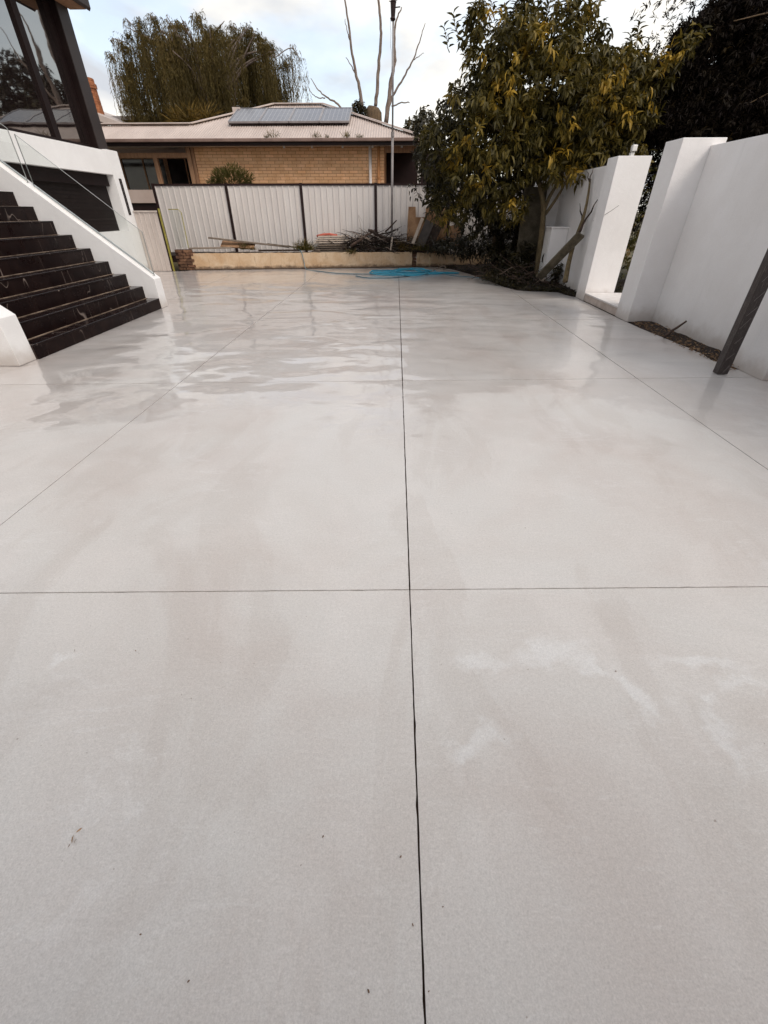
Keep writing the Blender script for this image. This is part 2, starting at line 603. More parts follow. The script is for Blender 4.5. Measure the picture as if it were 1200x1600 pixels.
MAT['soil'] = surf('garden_soil', (0.012, 0.006, 0.004), (0.034, 0.019, 0.011), 5, 0.95, bscale=35, bstr=0.9, bdist=0.03, fine=0.4)
MAT['ground'] = surf('dry_grass_ground', (0.06, 0.055, 0.02), (0.12, 0.09, 0.045), 0.7, 0.95, bscale=20, bstr=0.5, bdist=0.03, fine=0.3)
MAT['marble'] = marble_mat()
MAT['tread'] = marble_mat(0.6, 0.12, 0.35)
MAT['nosing'] = surf('wet_worn_nosing', (0.10, 0.07, 0.05), (0.30, 0.225, 0.165), 6, 0.3, 0.55, bscale=70, bstr=0.15)
MAT['stairbody'] = surf('stair_concrete', (0.03, 0.018, 0.015), (0.05, 0.03, 0.025), 5, 0.8)
MAT['fence'] = surf('pale_fence_steel', (0.58, 0.535, 0.505), (0.63, 0.59, 0.56), 1.5, 0.45, streak=(3, 3, 0.5), bscale=30, bstr=0.05, fine=0.04)
MAT['fence_beige'] = surf('beige_gate_steel', (0.46, 0.40, 0.36), (0.54, 0.48, 0.44), 1.5, 0.5, streak=(3, 3, 0.5), bscale=30, bstr=0.05, fine=0.04)
MAT['darkpost'] = surf('dark_brown_steel', (0.012, 0.003, 0.0025), (0.02, 0.007, 0.006), 3, 0.5, spec=0.3, bstr=0.05)
MAT['black'] = surf('black_steel_frame', (0.006, 0.0015, 0.0015), (0.010, 0.004, 0.0035), 2, 0.6, spec=0.2, bscale=90, bstr=0.15)
MAT['charcoal'] = surf('charcoal_cladding', (0.020, 0.014, 0.013), (0.034, 0.026, 0.024), 2, 0.5, spec=0.3, bscale=70, bstr=0.3)
MAT['darkpanel'] = surf('black_shutter', (0.006, 0.002, 0.002), (0.010, 0.005, 0.0045), 1, 0.5, spec=0.2, streak=(1, 1, 9), bscale=60, bstr=0.1)
MAT['roof'] = surf('pinkish_roof_steel', (0.41, 0.335, 0.295), (0.49, 0.41, 0.365), 1.2, 0.5, streak=(1.5, 0.5, 0.5), bscale=30, bstr=0.05, fine=0.06)
MAT['gutter'] = surf('brown_gutter', (0.16, 0.10, 0.08), (0.24, 0.16, 0.13), 2, 0.5, bstr=0.05)
MAT['brick'] = surf('orange_brick', (0.68, 0.385, 0.19), (0.78, 0.485, 0.275), 3, 0.85, bscale=50, bstr=0.4, bdist=0.006, obj_random=0.10, fine=0.14)
MAT['mortar'] = surf('brick_mortar', (0.33, 0.145, 0.06), (0.40, 0.19, 0.09), 4, 0.95, bscale=60, bstr=0.4)
MAT['chimney'] = surf('red_chimney_brick', (0.30, 0.11, 0.05), (0.42, 0.17, 0.08), 5, 0.9, bscale=40, bstr=0.4, obj_random=0.15)
MAT['timber'] = surf('stained_timber', (0.22, 0.11, 0.055), (0.36, 0.20, 0.11), 3, 0.7, streak=(6, 6, 0.7), bscale=50, bstr=0.2)
MAT['oldwood'] = surf('grey_weathered_wood', (0.10, 0.075, 0.055), (0.20, 0.16, 0.125), 5, 0.85, streak=(1, 6, 6), bscale=60, bstr=0.5, bdist=0.006, obj_random=0.3, fine=0.25)
MAT['palewood'] = surf('pale_cut_wood', (0.42, 0.34, 0.27), (0.55, 0.46, 0.38), 5, 0.8, bscale=60, bstr=0.3)
MAT['ply'] = surf('stained_board', (0.17, 0.085, 0.04), (0.34, 0.20, 0.11), 2.6, 0.85, bscale=40, bstr=0.4, fine=0.25)
MAT['slate'] = surf('dark_board', (0.045, 0.036, 0.032), (0.085, 0.07, 0.062), 4, 0.7, bscale=50, bstr=0.3)
MAT['mossy'] = surf('mossy_sleeper', (0.055, 0.044, 0.026), (0.125, 0.105, 0.072), 5, 0.9, bscale=45, bstr=0.5, bdist=0.008, fine=0.3)
MAT['pinkwall'] = surf('pinkish_render', (0.46, 0.36, 0.31), (0.52, 0.42, 0.37), 1.5, 0.8)
MAT['whitepipe'] = surf('white_pipe', (0.62, 0.56, 0.52), (0.70, 0.65, 0.60), 3, 0.5, bstr=0.05)
MAT['rustpipe'] = surf('orange_pipe', (0.42, 0.18, 0.06), (0.52, 0.25, 0.1), 3, 0.6, bstr=0.1)
MAT['greypipe'] = surf('galvanised_mast', (0.17, 0.15, 0.145), (0.26, 0.235, 0.225), 4, 0.45, bstr=0.1)
MAT['bark'] = surf('brown_bark', (0.055, 0.035, 0.018), (0.13, 0.085, 0.045), 8, 0.9, streak=(2, 2, 0.6), bscale=40, bstr=0.8, bdist=0.015, fine=0.3)
MAT['mossbark'] = surf('mossy_bark', (0.085, 0.062, 0.028), (0.17, 0.125, 0.065), 8, 0.9, streak=(2, 2, 0.6), bscale=40, bstr=0.8, bdist=0.012, fine=0.3)
MAT['deadbark'] = surf('bare_grey_bark', (0.12, 0.085, 0.065), (0.24, 0.19, 0.16), 6, 0.9, streak=(2, 2, 0.6), bscale=40, bstr=0.6, bdist=0.015, fine=0.25)
MAT['darkstick'] = surf('dark_dead_branch', (0.025, 0.014, 0.010), (0.08, 0.05, 0.036), 8, 0.9, bscale=50, bstr=0.6, bdist=0.01, obj_random=0.4)
MAT['palestick'] = surf('pale_dead_branch', (0.17, 0.12, 0.09), (0.34, 0.27, 0.22), 8, 0.85, bscale=50, bstr=0.5, obj_random=0.3)
MAT['hose'] = surf('turquoise_hose', (0.015, 0.24, 0.36), (0.03, 0.33, 0.47), 5, 0.4, bstr=0.05)
MAT['hose_grey'] = surf('grey_blue_hose', (0.10, 0.17, 0.20), (0.16, 0.25, 0.29), 5, 0.45, bstr=0.05)
MAT['yellow'] = surf('yellow_green_edging', (0.22, 0.19, 0.03), (0.30, 0.26, 0.05), 5, 0.4, bstr=0.05)
MAT['red'] = surf('faded_red_plastic', (0.40, 0.07, 0.04), (0.48, 0.11, 0.07), 5, 0.5, bstr=0.05)
MAT['step'] = surf('travertine_step', (0.42, 0.34, 0.29), (0.56, 0.48, 0.43), 7, 0.6, bscale=50, bstr=0.4)
MAT['glass'] = glass_mat('clear_glass')
MAT['winglass'] = mirror_glass_mat('dark_mirror_window')
MAT['dullglass'] = surf('dark_dull_window', (0.01, 0.006, 0.005), (0.02, 0.013, 0.01), 3, 0.08, 0.15, bstr=0.03)
MAT['edge'] = surf('glass_edge_green', (0.28, 0.29, 0.28), (0.36, 0.37, 0.36), 3, 0.2, bstr=0)
MAT['post'] = post_mat()
MAT['solar'] = solar_mat()
MAT['solarframe'] = surf('silver_panel_frame', (0.30, 0.28, 0.28), (0.38, 0.36, 0.36), 3, 0.4, metal=0.5, bstr=0)
MAT['lightwhite'] = surf('white_fitting', (0.72, 0.70, 0.68), (0.78, 0.77, 0.75), 3, 0.4, bstr=0.03)
MAT['dryleaf'] = surf('dry_brown_leaf', (0.20, 0.115, 0.055), (0.36, 0.23, 0.13), 30, 0.8, bscale=120, bstr=0.2, obj_random=0.3)
MAT['husk'] = surf('dark_seed_husk', (0.08, 0.045, 0.025), (0.2, 0.12, 0.07), 30, 0.8, obj_random=0.3)
MAT['citrus'] = leaf_mat('olive_broad_leaf', [(0.0, (0.020, 0.016, 0.004)), (0.42, (0.064, 0.052, 0.010)), (0.72, (0.16, 0.115, 0.018)), (1.0, (0.40, 0.25, 0.030))], 0.5, 0.25, 0.28)
MAT['darkleaf'] = leaf_mat('dark_broad_leaf', [(0.0, (0.018, 0.014, 0.006)), (0.6, (0.042, 0.036, 0.012)), (1.0, (0.10, 0.075, 0.02))], 0.45, 0.15)
MAT['needle'] = leaf_mat('dark_needle', [(0.0, (0.007, 0.003, 0.002)), (0.7, (0.018, 0.012, 0.005)), (1.0, (0.07, 0.045, 0.015))], 0.7, 0.1, 0.2)
MAT['willow'] = leaf_mat('weeping_leaf', [(0.0, (0.030, 0.020, 0.005)), (0.5, (0.10, 0.074, 0.018)), (0.85, (0.185, 0.125, 0.042)), (1.0, (0.25, 0.165, 0.095))], 0.6, 0.25, 0.25)
MAT['grass'] = leaf_mat('weed_blade', [(0.0, (0.05, 0.05, 0.012)), (0.6, (0.11, 0.10, 0.025)), (1.0, (0.30, 0.20, 0.08))], 0.6, 0.25, 0.25)
MAT['frond'] = leaf_mat('yellow_frond', [(0.0, (0.08, 0.055, 0.012)), (0.6, (0.18, 0.115, 0.022)), (1.0, (0.30, 0.19, 0.05))], 0.6, 0.25, 0.25)

# ------------------------------------------------------------------ foliage helpers
def norm(a):
    return a / np.maximum(np.linalg.norm(a, axis=-1, keepdims=True), 1e-9)

def leaves_mesh(name, P, D, L, W, tint, fold=0.25, curl=0.25, quads=True):
    """N leaves: base points P, directions D, lengths L, widths W, tint 0..1; four triangles (or two) each"""
    N = len(P)
    D = norm(D)
    upv = norm(nrs.normal(size=(N, 3)) * 0.5 + np.array([0, 0, 1.0]))
    S = norm(np.cross(D, upv))
    U = np.cross(S, D)
    L = L[:, None]
    W = W[:, None]
    if quads:
        drop = U * (-curl) * L
        v0 = P
        v1 = P + D * L * 0.35 + S * W * 0.5 + U * W * fold
        v2 = P + D * L * 0.35 - S * W * 0.5 + U * W * fold
        v3 = P + D * L * 0.72 + S * W * 0.36 + U * W * fold * 0.7 + drop * 0.45
        v4 = P + D * L * 0.72 - S * W * 0.36 + U * W * fold * 0.7 + drop * 0.45
        v5 = P + D * L + drop
        v6 = P + D * L * 0.5 + drop * 0.12
        V = np.stack([v0, v1, v2, v3, v4, v5, v6], 1).reshape(-1, 3)
        tri = np.array([[0, 1, 6], [1, 3, 6], [3, 5, 6], [5, 4, 6], [4, 2, 6], [2, 0, 6]])
        k = 7
    else:
        v0 = P
        v1 = P + D * L * 0.45 + S * W * 0.5
        v2 = P + D * L * 0.45 - S * W * 0.5
        v3 = P + D * L - U * curl * L
        V = np.stack([v0, v1, v2, v3], 1).reshape(-1, 3)
        tri = np.array([[0, 1, 3], [0, 3, 2]])
        k = 4
    F = (tri[None] + (np.arange(N) * k)[:, None, None]).reshape(-1, 3)
    me = bpy.data.meshes.new(name)
    me.vertices.add(len(V))
    me.vertices.foreach_set('co', V.astype(np.float32).ravel())
    me.loops.add(F.size)
    me.loops.foreach_set('vertex_index', F.astype(np.int32).ravel())
    me.polygons.add(len(F))
    me.polygons.foreach_set('loop_start', (np.arange(len(F)) * 3).astype(np.int32))
    me.update(calc_edges=True)
    a = me.attributes.new('tint', 'FLOAT', 'POINT')
    a.data.foreach_set('value', np.repeat(np.clip(tint, 0, 1), k).astype(np.float32))
    return me

def blob_points(blobs, n, shell=0.55):
    """points spread through ellipsoids (centre, radii), denser towards their skins; returns points and outward normals"""
    vol = np.array([b[1][0] * b[1][1] * b[1][2] for b in blobs]) ** 0.7
    idx = nrs.choice(len(blobs), size=n, p=vol / vol.sum())
    c = np.array([b[0] for b in blobs])[idx]
    r = np.array([b[1] for b in blobs])[idx]
    u = norm(nrs.normal(size=(n, 3)))
    rad = shell + (1 - shell) * nrs.rand(n) ** 0.7
    bumpy = 1 + 0.16 * np.sin(u[:, 0] * 5 + idx) * np.cos(u[:, 2] * 6 + idx * 2)
    return c + u * r * (rad * bumpy)[:, None], u

def ground_sheet(name, poly, mat, z=0.0, thick=0.06, parent=None):
    return MB().prism([(x, y, z - thick) for x, y in poly], (0, 0, thick)).build(name, mat, parent)

# =========================================================================== SETTING
g = MB()
S = 400.0
g.add([(-S, -S, -0.12), (S, -S, -0.12), (S, S * 2, -0.12), (-S, S * 2, -0.12)], [(0, 1, 2, 3)])
tag(g.build('ground', MAT['ground']), kind='structure')

# ---- concrete patio: separate saw-cut slabs over a dark joint bed
OUT = [(-8.7, -5.0), (4.5, -5.0), (4.36, 4.2), (4.30, 5.2), (4.242, 5.85), (4.166, 6.76), (4.09, 7.6), (4.07, 8.43), (4.075, 10.72),
       (3.974, 11.0), (3.90, 11.42), (3.60, 11.50), (3.25, 11.55), (2.98, 11.72), (2.80, 12.3), (2.66, 13.1), (2.50, 14.1), (2.25, 15.1), (1.86, 16.3),
       (1.45, 16.95), (1.1, 17.0), (-6.7, 15.95), (-6.9, 15.62), (-8.7, 15.62)]
patio = tag(empty('concrete_patio'), kind='structure')
ground_sheet('joint_bed', [(x * 0.999, y * 0.999) for x, y in OUT], MAT['joint'], -0.022, 0.05, patio)

def clip(poly, a, b, c):
    """keep a*x + b*y <= c"""
    out = []
    for i in range(len(poly)):
        p, q = poly[i], poly[(i + 1) % len(poly)]
        dp, dq = a * p[0] + b * p[1] - c, a * q[0] + b * q[1] - c
        if dp <= 0: out.append(p)
        if (dp < 0 < dq) or (dq < 0 < dp):
            t = dp / (dp - dq)
            out.append((p[0] + (q[0] - p[0]) * t, p[1] + (q[1] - p[1]) * t))
    return out

JW = 0.0029
xs = [-9.5, -5.0, -2.452, 0.095, 2.84, 6.0]
rows = [(-6.0, 0.0), (-1.75, 0.02), (1.551, 0.0345), (4.856, 0.052), (8.17, 0.035), (11.5, 0.03), (14.8, 0.03), (19, 0.0)]
for i in range(len(xs) - 1):
    for j in range(len(rows) - 1):
        JW = 0.0029 if j < 2 else (0.0038 if j == 2 else 0.0052)
        p = clip(OUT, -1, 0, -(xs[i] + JW))
        p = clip(p, 1, 0, xs[i + 1] - JW) if p else p
        y0, s0 = rows[j]
        y1, s1 = rows[j + 1]
        p = clip(p, s0, -1, -(y0 - s0 * 0.095 + JW)) if p else p
        p = clip(p, -s1, 1, y1 - s1 * 0.095 - JW) if p else p
        if len(p) < 3: continue
        area = abs(sum(p[k][0] * p[(k + 1) % len(p)][1] - p[(k + 1) % len(p)][0] * p[k][1] for k in range(len(p)))) / 2
        if area < 0.01: continue
        q = [p[0]]
        for v in p[1:]:
            if (v[0] - q[-1][0]) ** 2 + (v[1] - q[-1][1]) ** 2 > 1e-6: q.append(v)
        # saw-cut edges: tiny wobble and an occasional chip
        rough = []
        for k in range(len(q)):
            a, b = Vector((*q[k], 0)), Vector((*q[(k + 1) % len(q)], 0))
            L_ = (b - a).length
            rough.append(q[k])
            m_ = int(L_ / 0.035)
            if m_ < 4: continue
            nrm_ = Vector((-(b - a).y, (b - a).x, 0)).normalized()
            for t in range(1, m_):
                off = rnd.uniform(-0.0008, 0.0008)
                if rnd.random() < 0.05: off = rnd.uniform(0.0008, 0.0028)
                w_ = a.lerp(b, (t + rnd.uniform(-.3, .3)) / m_) + nrm_ * off
                rough.append((w_.x, w_.y))
        ground_sheet('slab', rough, MAT['slab'], 0.0, 0.021, patio)

# ---- planting soil: the bed under the trees on the right, and the raised bed behind the low wall
def soil_patch(name, outline_fn, nx, ny, zf, mat):
    vs, fs = [], []
    for j in range(ny + 1):
        for i in range(nx + 1):
            x, y = outline_fn(i / nx, j / ny)
            vs.append((x, y, zf(x, y, i / nx, j / ny)))
    for j in range(ny):
        for i in range(nx):
            a = j * (nx + 1) + i
            fs.append((a, a + 1, a + nx + 2, a + nx + 1))
    me = MB().add(vs, fs).mesh(name, True)
    return link(name, me, mat)

def hn(x, y, s=1.0):
    return (math.sin(x * 2.3 * s + 1.1) * math.cos(y * 1.9 * s) + 0.6 * math.sin(x * 5.1 * s + y * 3.7 * s) + 0.4 * math.sin(x * 9.7 * s - y * 11.3 * s)) / 2

edge_pts = [(4.06, 10.80), (3.96, 11.04), (3.89, 11.44), (3.60, 11.52), (3.25, 11.57), (3.0, 11.74), (2.82, 12.3), (2.68, 13.1), (2.52, 14.1), (2.27, 15.1), (1.88, 16.3), (1.2, 17.1)]
def bed_xy(u, v):
    k = v * (len(edge_pts) - 1)
    i = min(int(k), len(edge_pts) - 2)
    t = k - i
    ex = edge_pts[i][0] * (1 - t) + edge_pts[i + 1][0] * t
    ey = edge_pts[i][1] * (1 - t) + edge_pts[i + 1][1] * t
    return ex + (6.2 - ex) * u, ey + (18.5 - ey) * u * (0.25 if v < .3 else 0.5) * u
tag(soil_patch('garden_bed', bed_xy, 40, 60, lambda x, y, u, v: -0.03 + 0.07 * min(1, u * 10) + 0.05 * min(1, u * 2) + 0.03 * hn(x * 2, y * 2) * min(1, u * 10), MAT['soil']), kind='structure')

RW0, RW1 = Vector((-6.72, 15.86, 0)), Vector((1.16, 16.92, 0))      # foot of the low rendered wall
def rw_y(x):
    return RW0.y + (RW1.y - RW0.y) * (x - RW0.x) / (RW1.x - RW0.x)
tag(soil_patch('raised_bed', lambda u, v: (-7.9 + 11.5 * u, rw_y(-7.9 + 11.5 * u) + 0.14 + (18.2 - rw_y(-7.9 + 11.5 * u)) * v), 90, 10,
               lambda x, y, u, v: 0.40 + 0.03 * hn(x, y, 1.5) + 0.05 * v, MAT['soil']), kind='structure')
tag(soil_patch('wall_foot_soil', lambda u, v: (4.05 + 0.6 * u + (0.0 if v > .1 else .1), 5.0 + 3.2 * v), 8, 40,
               lambda x, y, u, v: -0.035 + 0.05 * min(1, u * 3) + 0.012 * hn(x * 4, y * 4), MAT['soil']), kind='structure')

# =========================================================================== NEIGHBOUR HOUSE
house = empty('brick_house', (-4, 22, -0.12))
tag(house, 'single-storey orange brick house with pale corrugated roof behind the fence', 'house')
HY = 20.0
wall = MB().box(-7.56, -0.46, HY, HY + 0.25, -0.12, 3.62).build('wall', MAT['mortar'], house)
bl, bh = 0.322, 0.092
bme = MB().box(0, bl - 0.012, -0.014, 0.02, 0, bh - 0.012).mesh('brick', bevel=0.003, segs=1)
bme.materials.append(MAT['brick'])
nb = 0
z = 2.36
row = 0
while z < 3.54:
    x = -7.55 - (0.5 * bl if row % 2 else 0)
    while x < -0.47:
        x0 = max(x, -7.55)
        w = min(x + bl, -0.47) - x0
        if w > 0.05:
            o = bpy.data.objects.new('brick', bme)
            C.objects.link(o)
            o.parent = wall
            o.location = (x0 , HY + rnd.uniform(-0.003, 0.003), z)
            o.scale = (w / bl, 1, 1)
            nb += 1
        x += bl
    z += bh
    row += 1
# side walls and back of the house
MB().box(-0.70, -0.46, HY + 0.25, 26.5, -0.12, 3.62).build('side_wall', MAT['mortar'], house)
MB().box(-13.5, -7.56, 21.9, 22.1, -0.12, 3.62).build('veranda_wall', MAT['pinkwall'], house)
MB().box(-13.5, -0.46, 26.5, 26.7, -0.12, 3.62).build('back_wall', MAT['mortar'], house)
MB().box(-0.44, 2.6, 22.4, 22.6, -0.12, 3.6).build('carport_wall', MAT['darkpost'], house)
# front roof planes, corrugated
YE, ZE = 19.5, 3.66
PT = math.tan(math.radians(20))
CORN = [(-13.6, 20.98), (-7.70, 20.98), (-5.05, 23.40), (-3.02, 23.40), (0.88, 19.5)]
def roof_top(x):
    for (xa, ya), (xb, yb) in zip(CORN, CORN[1:]):
        if xa <= x <= xb:
            return ya + (yb - ya) * (x - xa) / (xb - xa)
    return YE
def corrugated(name, x0, x1, y0f, y1f, zf, pitch=0.092, amp=0.011, mat='roof', parent=None, swap=False):
    n = int((x1 - x0) / pitch * 6)
    vs, fs = [], []
    for i in range(n + 1):
        x = x0 + (x1 - x0) * i / n
        dz = amp * math.cos(2 * math.pi * x / pitch)
        for y in (y0f(x), y1f(x)):
            p = (x, y, zf(x, y) + dz)
            vs.append(p if not swap else (p[1], p[0], p[2]))
    for i in range(n):
        fs.append((2 * i, 2 * i + 2, 2 * i + 3, 2 * i + 1))
    me = bpy.data.meshes.new(name)
    me.from_pydata(vs, [], fs)
    return link(name, me, MAT[mat], parent)
roof = corrugated('roof', -13.6, 0.88, lambda x: YE - 0.05, lambda x: max(roof_top(x), YE), lambda x, y: ZE + PT * (y - YE), parent=house)
# hip end on the right (ribs run along X), back slopes
corrugated('roof_hip', 19.5, 27.3, lambda y: 0.90, lambda y: -3.02 + abs(y - 23.4), lambda y, x: ZE + PT * (0.88 - x), parent=house, swap=True)
MB().add([(-8.95, 27.3, ZE), (0.88, 27.3, ZE), (-3.02, 23.41, ZE + PT * 3.9), (-5.05, 23.41, ZE + PT * 3.9)], [(0, 1, 2, 3)]).build('roof_back', MAT['roof'], house)
MB().add([(-8.95, 27.3, ZE - .08), (-5.05, 23.41, ZE + PT * 3.9 - .08), (-8.95, 19.5, ZE - .08)], [(0, 1, 2)]).build('roof_side', MAT['roof'], house)
MB().add([(-13.6, 20.99, ZE + PT * 1.48), (-7.6, 20.99, ZE + PT * 1.48), (-7.6, 22.5, ZE), (-13.6, 22.5, ZE)], [(0, 1, 2, 3)]).build('wing_roof_back', MAT['roof'], house)
caps = [Vector((x, y, ZE + PT * (y - YE) + 0.034)) for x, y in CORN]
caps[-1].z = ZE + 0.04
for a, b in zip(caps, caps[1:]):
    MB().bar(a, b, 0.30, 0.016).build('ridge_capping', MAT['roof'], house)
    MB().tube([a + Vector((0, 0, .012)), b + Vector((0, 0, .012))], 0.03, 6).build('ridge_roll', MAT['roof'], house)
# gutter, fascia, soffit, brackets
MB().box(-13.6, 0.95, YE - 0.17, YE - 0.05, ZE - 0.10, ZE - 0.005).build('gutter', MAT['gutter'], house, bevel=0.02)
MB().box(-13.6, 0.90, YE - 0.048, YE - 0.02, ZE - 0.20, ZE - 0.03).build('fascia', MAT['darkpost'], house)
MB().box(-13.6, 0.90, YE - 0.018, HY + 0.1, ZE - 0.18, ZE - 0.165).build('soffit', MAT['whitepipe'], house)
for px in (443, 487, 535, 582, 628):
    q = at_y(px, 222, 19.72)
    MB().tube([(q.x, 19.72, ZE - 0.165), (q.x, 19.72, ZE - 0.24)], 0.035, 8).build('soffit_light', MAT['lightwhite'], house)
# solar panels on rails
def roofpt(px, py, off=0.13):
    d = ray(px, py)
    z0 = ZE + off / math.cos(math.radians(20))
    t = (z0 - PT * YE - CAMH) / (d.z - PT * d.y)
    return Vector((0, 0, CAMH)) + d * t
pan_x = [-6.22, -5.08, -3.98, -2.86, -1.76]
PY0, PY1 = 20.80, 22.40
nrm = Vector((0, -math.sin(math.radians(20)), math.cos(math.radians(20))))
def rp(x, y, off):
    return Vector((x, y, ZE + PT * (y - YE))) + nrm * off
for k in range(4):
    x0, x1 = pan_x[k] + 0.02, pan_x[k + 1] - 0.02
    pn = empty('solar_panel', (x0, PY0, rp(x0, PY0, 0).z))
    tag(pn, ['leftmost dark blue solar panel in the row on the brick house roof', 'second solar panel from the left on the brick house roof',
             'third solar panel from the left on the brick house roof', 'rightmost solar panel of the row, nearest the tall mast'][k], 'solar panel', 'solar panels on the brick house roof')
    sh = 0.10 * 1
    MB().prism([rp(x0, PY0, 0.10), rp(x1, PY0, 0.10), rp(x1, PY1, 0.10), rp(x0, PY1, 0.10)], nrm * 0.035).build('cell_sheet', MAT['solar'], pn)
    f = MB()
    for a, b in (((x0, PY0), (x1, PY0)), ((x1, PY0), (x1, PY1)), ((x1, PY1), (x0, PY1)), ((x0, PY1), (x0, PY0))):
        f.bar(rp(a[0], a[1], 0.12), rp(b[0], b[1], 0.12), 0.035, 0.055, nrm)
    f.build('panel_frame', MAT['solarframe'], pn)
    MB().bar(rp(x0 + 0.1, PY0 + 0.02, 0.0), rp(x0 + 0.1, PY0 + 0.02, 0.10), 0.05, 0.04).build('foot', MAT['darkpost'], pn)
    MB().bar(rp(x0, PY0 + 0.03, 0.07), rp(x1, PY0 + 0.03, 0.07), 0.05, 0.05, nrm).build('rail', MAT['darkpost'], pn)
# small box by the left panel
q = rp(-6.42, 22.35, 0.10)
tag(MB().bar(q, q + Vector((0.3, 0.02, 0)), 0.12, 0.16).build('roof_junction_box', MAT['roof'], bevel=0.01), 'small beige box on the roof beside the leftmost solar panel', 'junction box')
# down pipes
q0, q1 = at_y(578, 221, 19.90), at_y(579.5, 287, 19.90)
MB().tube([(q0.x, 19.93, 3.5), (q0.x, 19.93, -0.1)], 0.055, 10).build('downpipe', MAT['whitepipe'], house, smooth=True)
q0 = at_y(591.5, 240, 19.93)
MB().tube([(q0.x, 19.93, 3.5), (q0.x, 19.93, -0.1)], 0.05, 10).build('waste_pipe', MAT['rustpipe'], house, smooth=True)
MB().tube([(q0.x, 19.93, 2.62), (q0.x, 19.93, 2.56)], 0.068, 10).build('pipe_collar', MAT['rustpipe'], house)
# carport post on the right and its beam
q0 = at_y(656, 240, 19.95)
MB().box(q0.x - 0.05, q0.x + 0.05, 19.9, 20.0, -0.12, 3.5).build('post', MAT['whitepipe'], house)
MB().box(-0.44, q0.x + 0.3, 19.9, 19.98, 3.30, 3.48).build('beam', MAT['timber'], house)
# veranda on the left: beam, posts, dark windows
MB().box(-13.4, -7.58, 19.88, 19.98, 3.18, 3.32).build('beam', MAT['timber'], house)
for px in (246, 299):
    q0 = at_y(px, 260, 19.93)
    MB().box(q0.x - 0.075, q0.x + 0.075, 19.87, 19.99, -0.12, 3.18 if px == 246 else 3.48).build('post', MAT['timber'], house)
q0 = at_y(305, 260, 19.93)
MB().box(q0.x - 0.05, q0.x + 0.05, 19.90, 19.985, -0.12, 3.48).build('post', MAT['timber'], house)
for k, (xa, xb) in enumerate(((-13.0, -11.3), (-11.1, -9.4), (-9.25, -7.8))):
    w = MB().box(xa, xb, 21.84, 21.895, 1.9, 3.3).build('window', MAT['dullglass'], house)
    f = MB()
    f.box(xa - 0.06, xa, 21.80, 21.89, 1.84, 3.36).box(xb, xb + 0.06, 21.80, 21.89, 1.84, 3.36)
    f.box(xa, xb, 21.80, 21.89, 3.3, 3.36).box(xa, xb, 21.80, 21.89, 1.84, 1.9).box((xa + xb) / 2 - .03, (xa + xb) / 2 + .03, 21.81, 21.838, 1.9, 3.3)
    f.build('frame', MAT['timber'], w)
MB().box(-13.4, -7.58, 21.5, 21.82, -0.12, 1.2).build('bench_base', MAT['darkpost'], house)
MB().box(-13.4, -7.58, 19.80, 19.86, 1.85, 2.25).build('veranda_parapet', MAT['pinkwall'], house)
MB().box(-13.4, -7.58, 19.88, 19.93, -0.12, 1.84).build('veranda_screen', MAT['darkpost'], house)

# ---- second house far left: a roof slope, flat roof and round brick chimney
h2 = empty('far_house', (-16, 29, -0.12))
tag(h2, 'far house at left with pale roof slope seen behind the brick house', 'house')
MB().box(-24, -13.3, 27.2, 36, -0.12, 4.9).build('wall', MAT['pinkwall'], h2)
A, B = at_y(150, 168, 26.6), at_y(212, 199, 26.6)
rf = MB()
dx = B - A
rf.prism([(A.x - 3.5, 26.6, A.z + 0.9), (B.x + .3, 26.6, B.z - 0.15), (B.x + .3, 26.6, B.z - 0.35), (A.x - 3.5, 26.6, A.z + 0.55)], (0, 9, 0))
rf.build('roof', MAT['roof'], h2)
MB().prism([(A.x - 3.5, 26.56, A.z + 0.55), (B.x - .2, 26.56, B.z - 0.33), (B.x - .2, 26.56, B.z - 0.55), (A.x - 3.5, 26.56, A.z + 0.3)], (0, 0.035, 0)).build('barge_board', MAT['gutter'], h2)
ch = empty('chimney_stack', (-14.6, 29, 0))
cq = at_y(147, 150, 29)
def ring(z, r):
    return [(cq.x - 0.28 + r * math.cos(2 * math.pi * k / 20), 29 + r * math.sin(2 * math.pi * k / 20), z) for k in range(20)]
C.objects.unlink(ch)
bpy.data.objects.remove(ch)
chim = empty('chimney', (cq.x - 0.28, 29, 0))
tag(chim, 'round red brick chimney beside the black column', 'chimney')
zt = at_y(147, 121, 29).z
cb = MB()
nrow = 0
zz = zt - 2.4
cyl = MB().tube([(cq.x - .28, 29, zz - 1), (cq.x - .28, 29, zt - .02)], [0.56, 0.42], 20).build('flue', MAT['mortar'], chim)
while zz < zt - 0.03:
    r = 0.44 + 0.10 * (zt - zz) / 2.4
    if zt - 0.45 < zz < zt - 0.3: r += 0.05
    if zz > zt - 0.12: r += 0.03
    for k in range(10):
        t0 = 2 * math.pi * (k + (0.5 if nrow % 2 else 0)) / 10
        t1 = t0 + 2 * math.pi / 10 - 0.03
        if math.sin((t0 + t1) / 2) > 0.45: continue
        pts = []
        for rr in (r - 0.1, r):
            pts.append([(cq.x - .28 + rr * math.cos(t), 29 + rr * math.sin(t), zz) for t in (t0, (t0 + t1) / 2, t1)])
        poly = pts[1] + pts[0][::-1]
        MB().prism(poly, (0, 0, 0.083)).build('brick', MAT['chimney'], chim)
    zz += 0.095
    nrow += 1
q = at_y(210, 186, 27.5)
fr2 = empty('flat_roof_shed', (q.x, 32, -0.12))
tag(fr2, 'low building with thin pale flat roof below the weeping tree', 'shed')
MB().box(-15.6, -12.1, 31.2, 34, -0.12, at_y(210, 187, 31).z).build('wall', MAT['darkpost'], fr2)
MB().box(-15.8, -11.9, 31.0, 34.2, at_y(210, 187, 31).z + .003, at_y(210, 181, 31).z).build('roof', MAT['solarframe'], fr2)

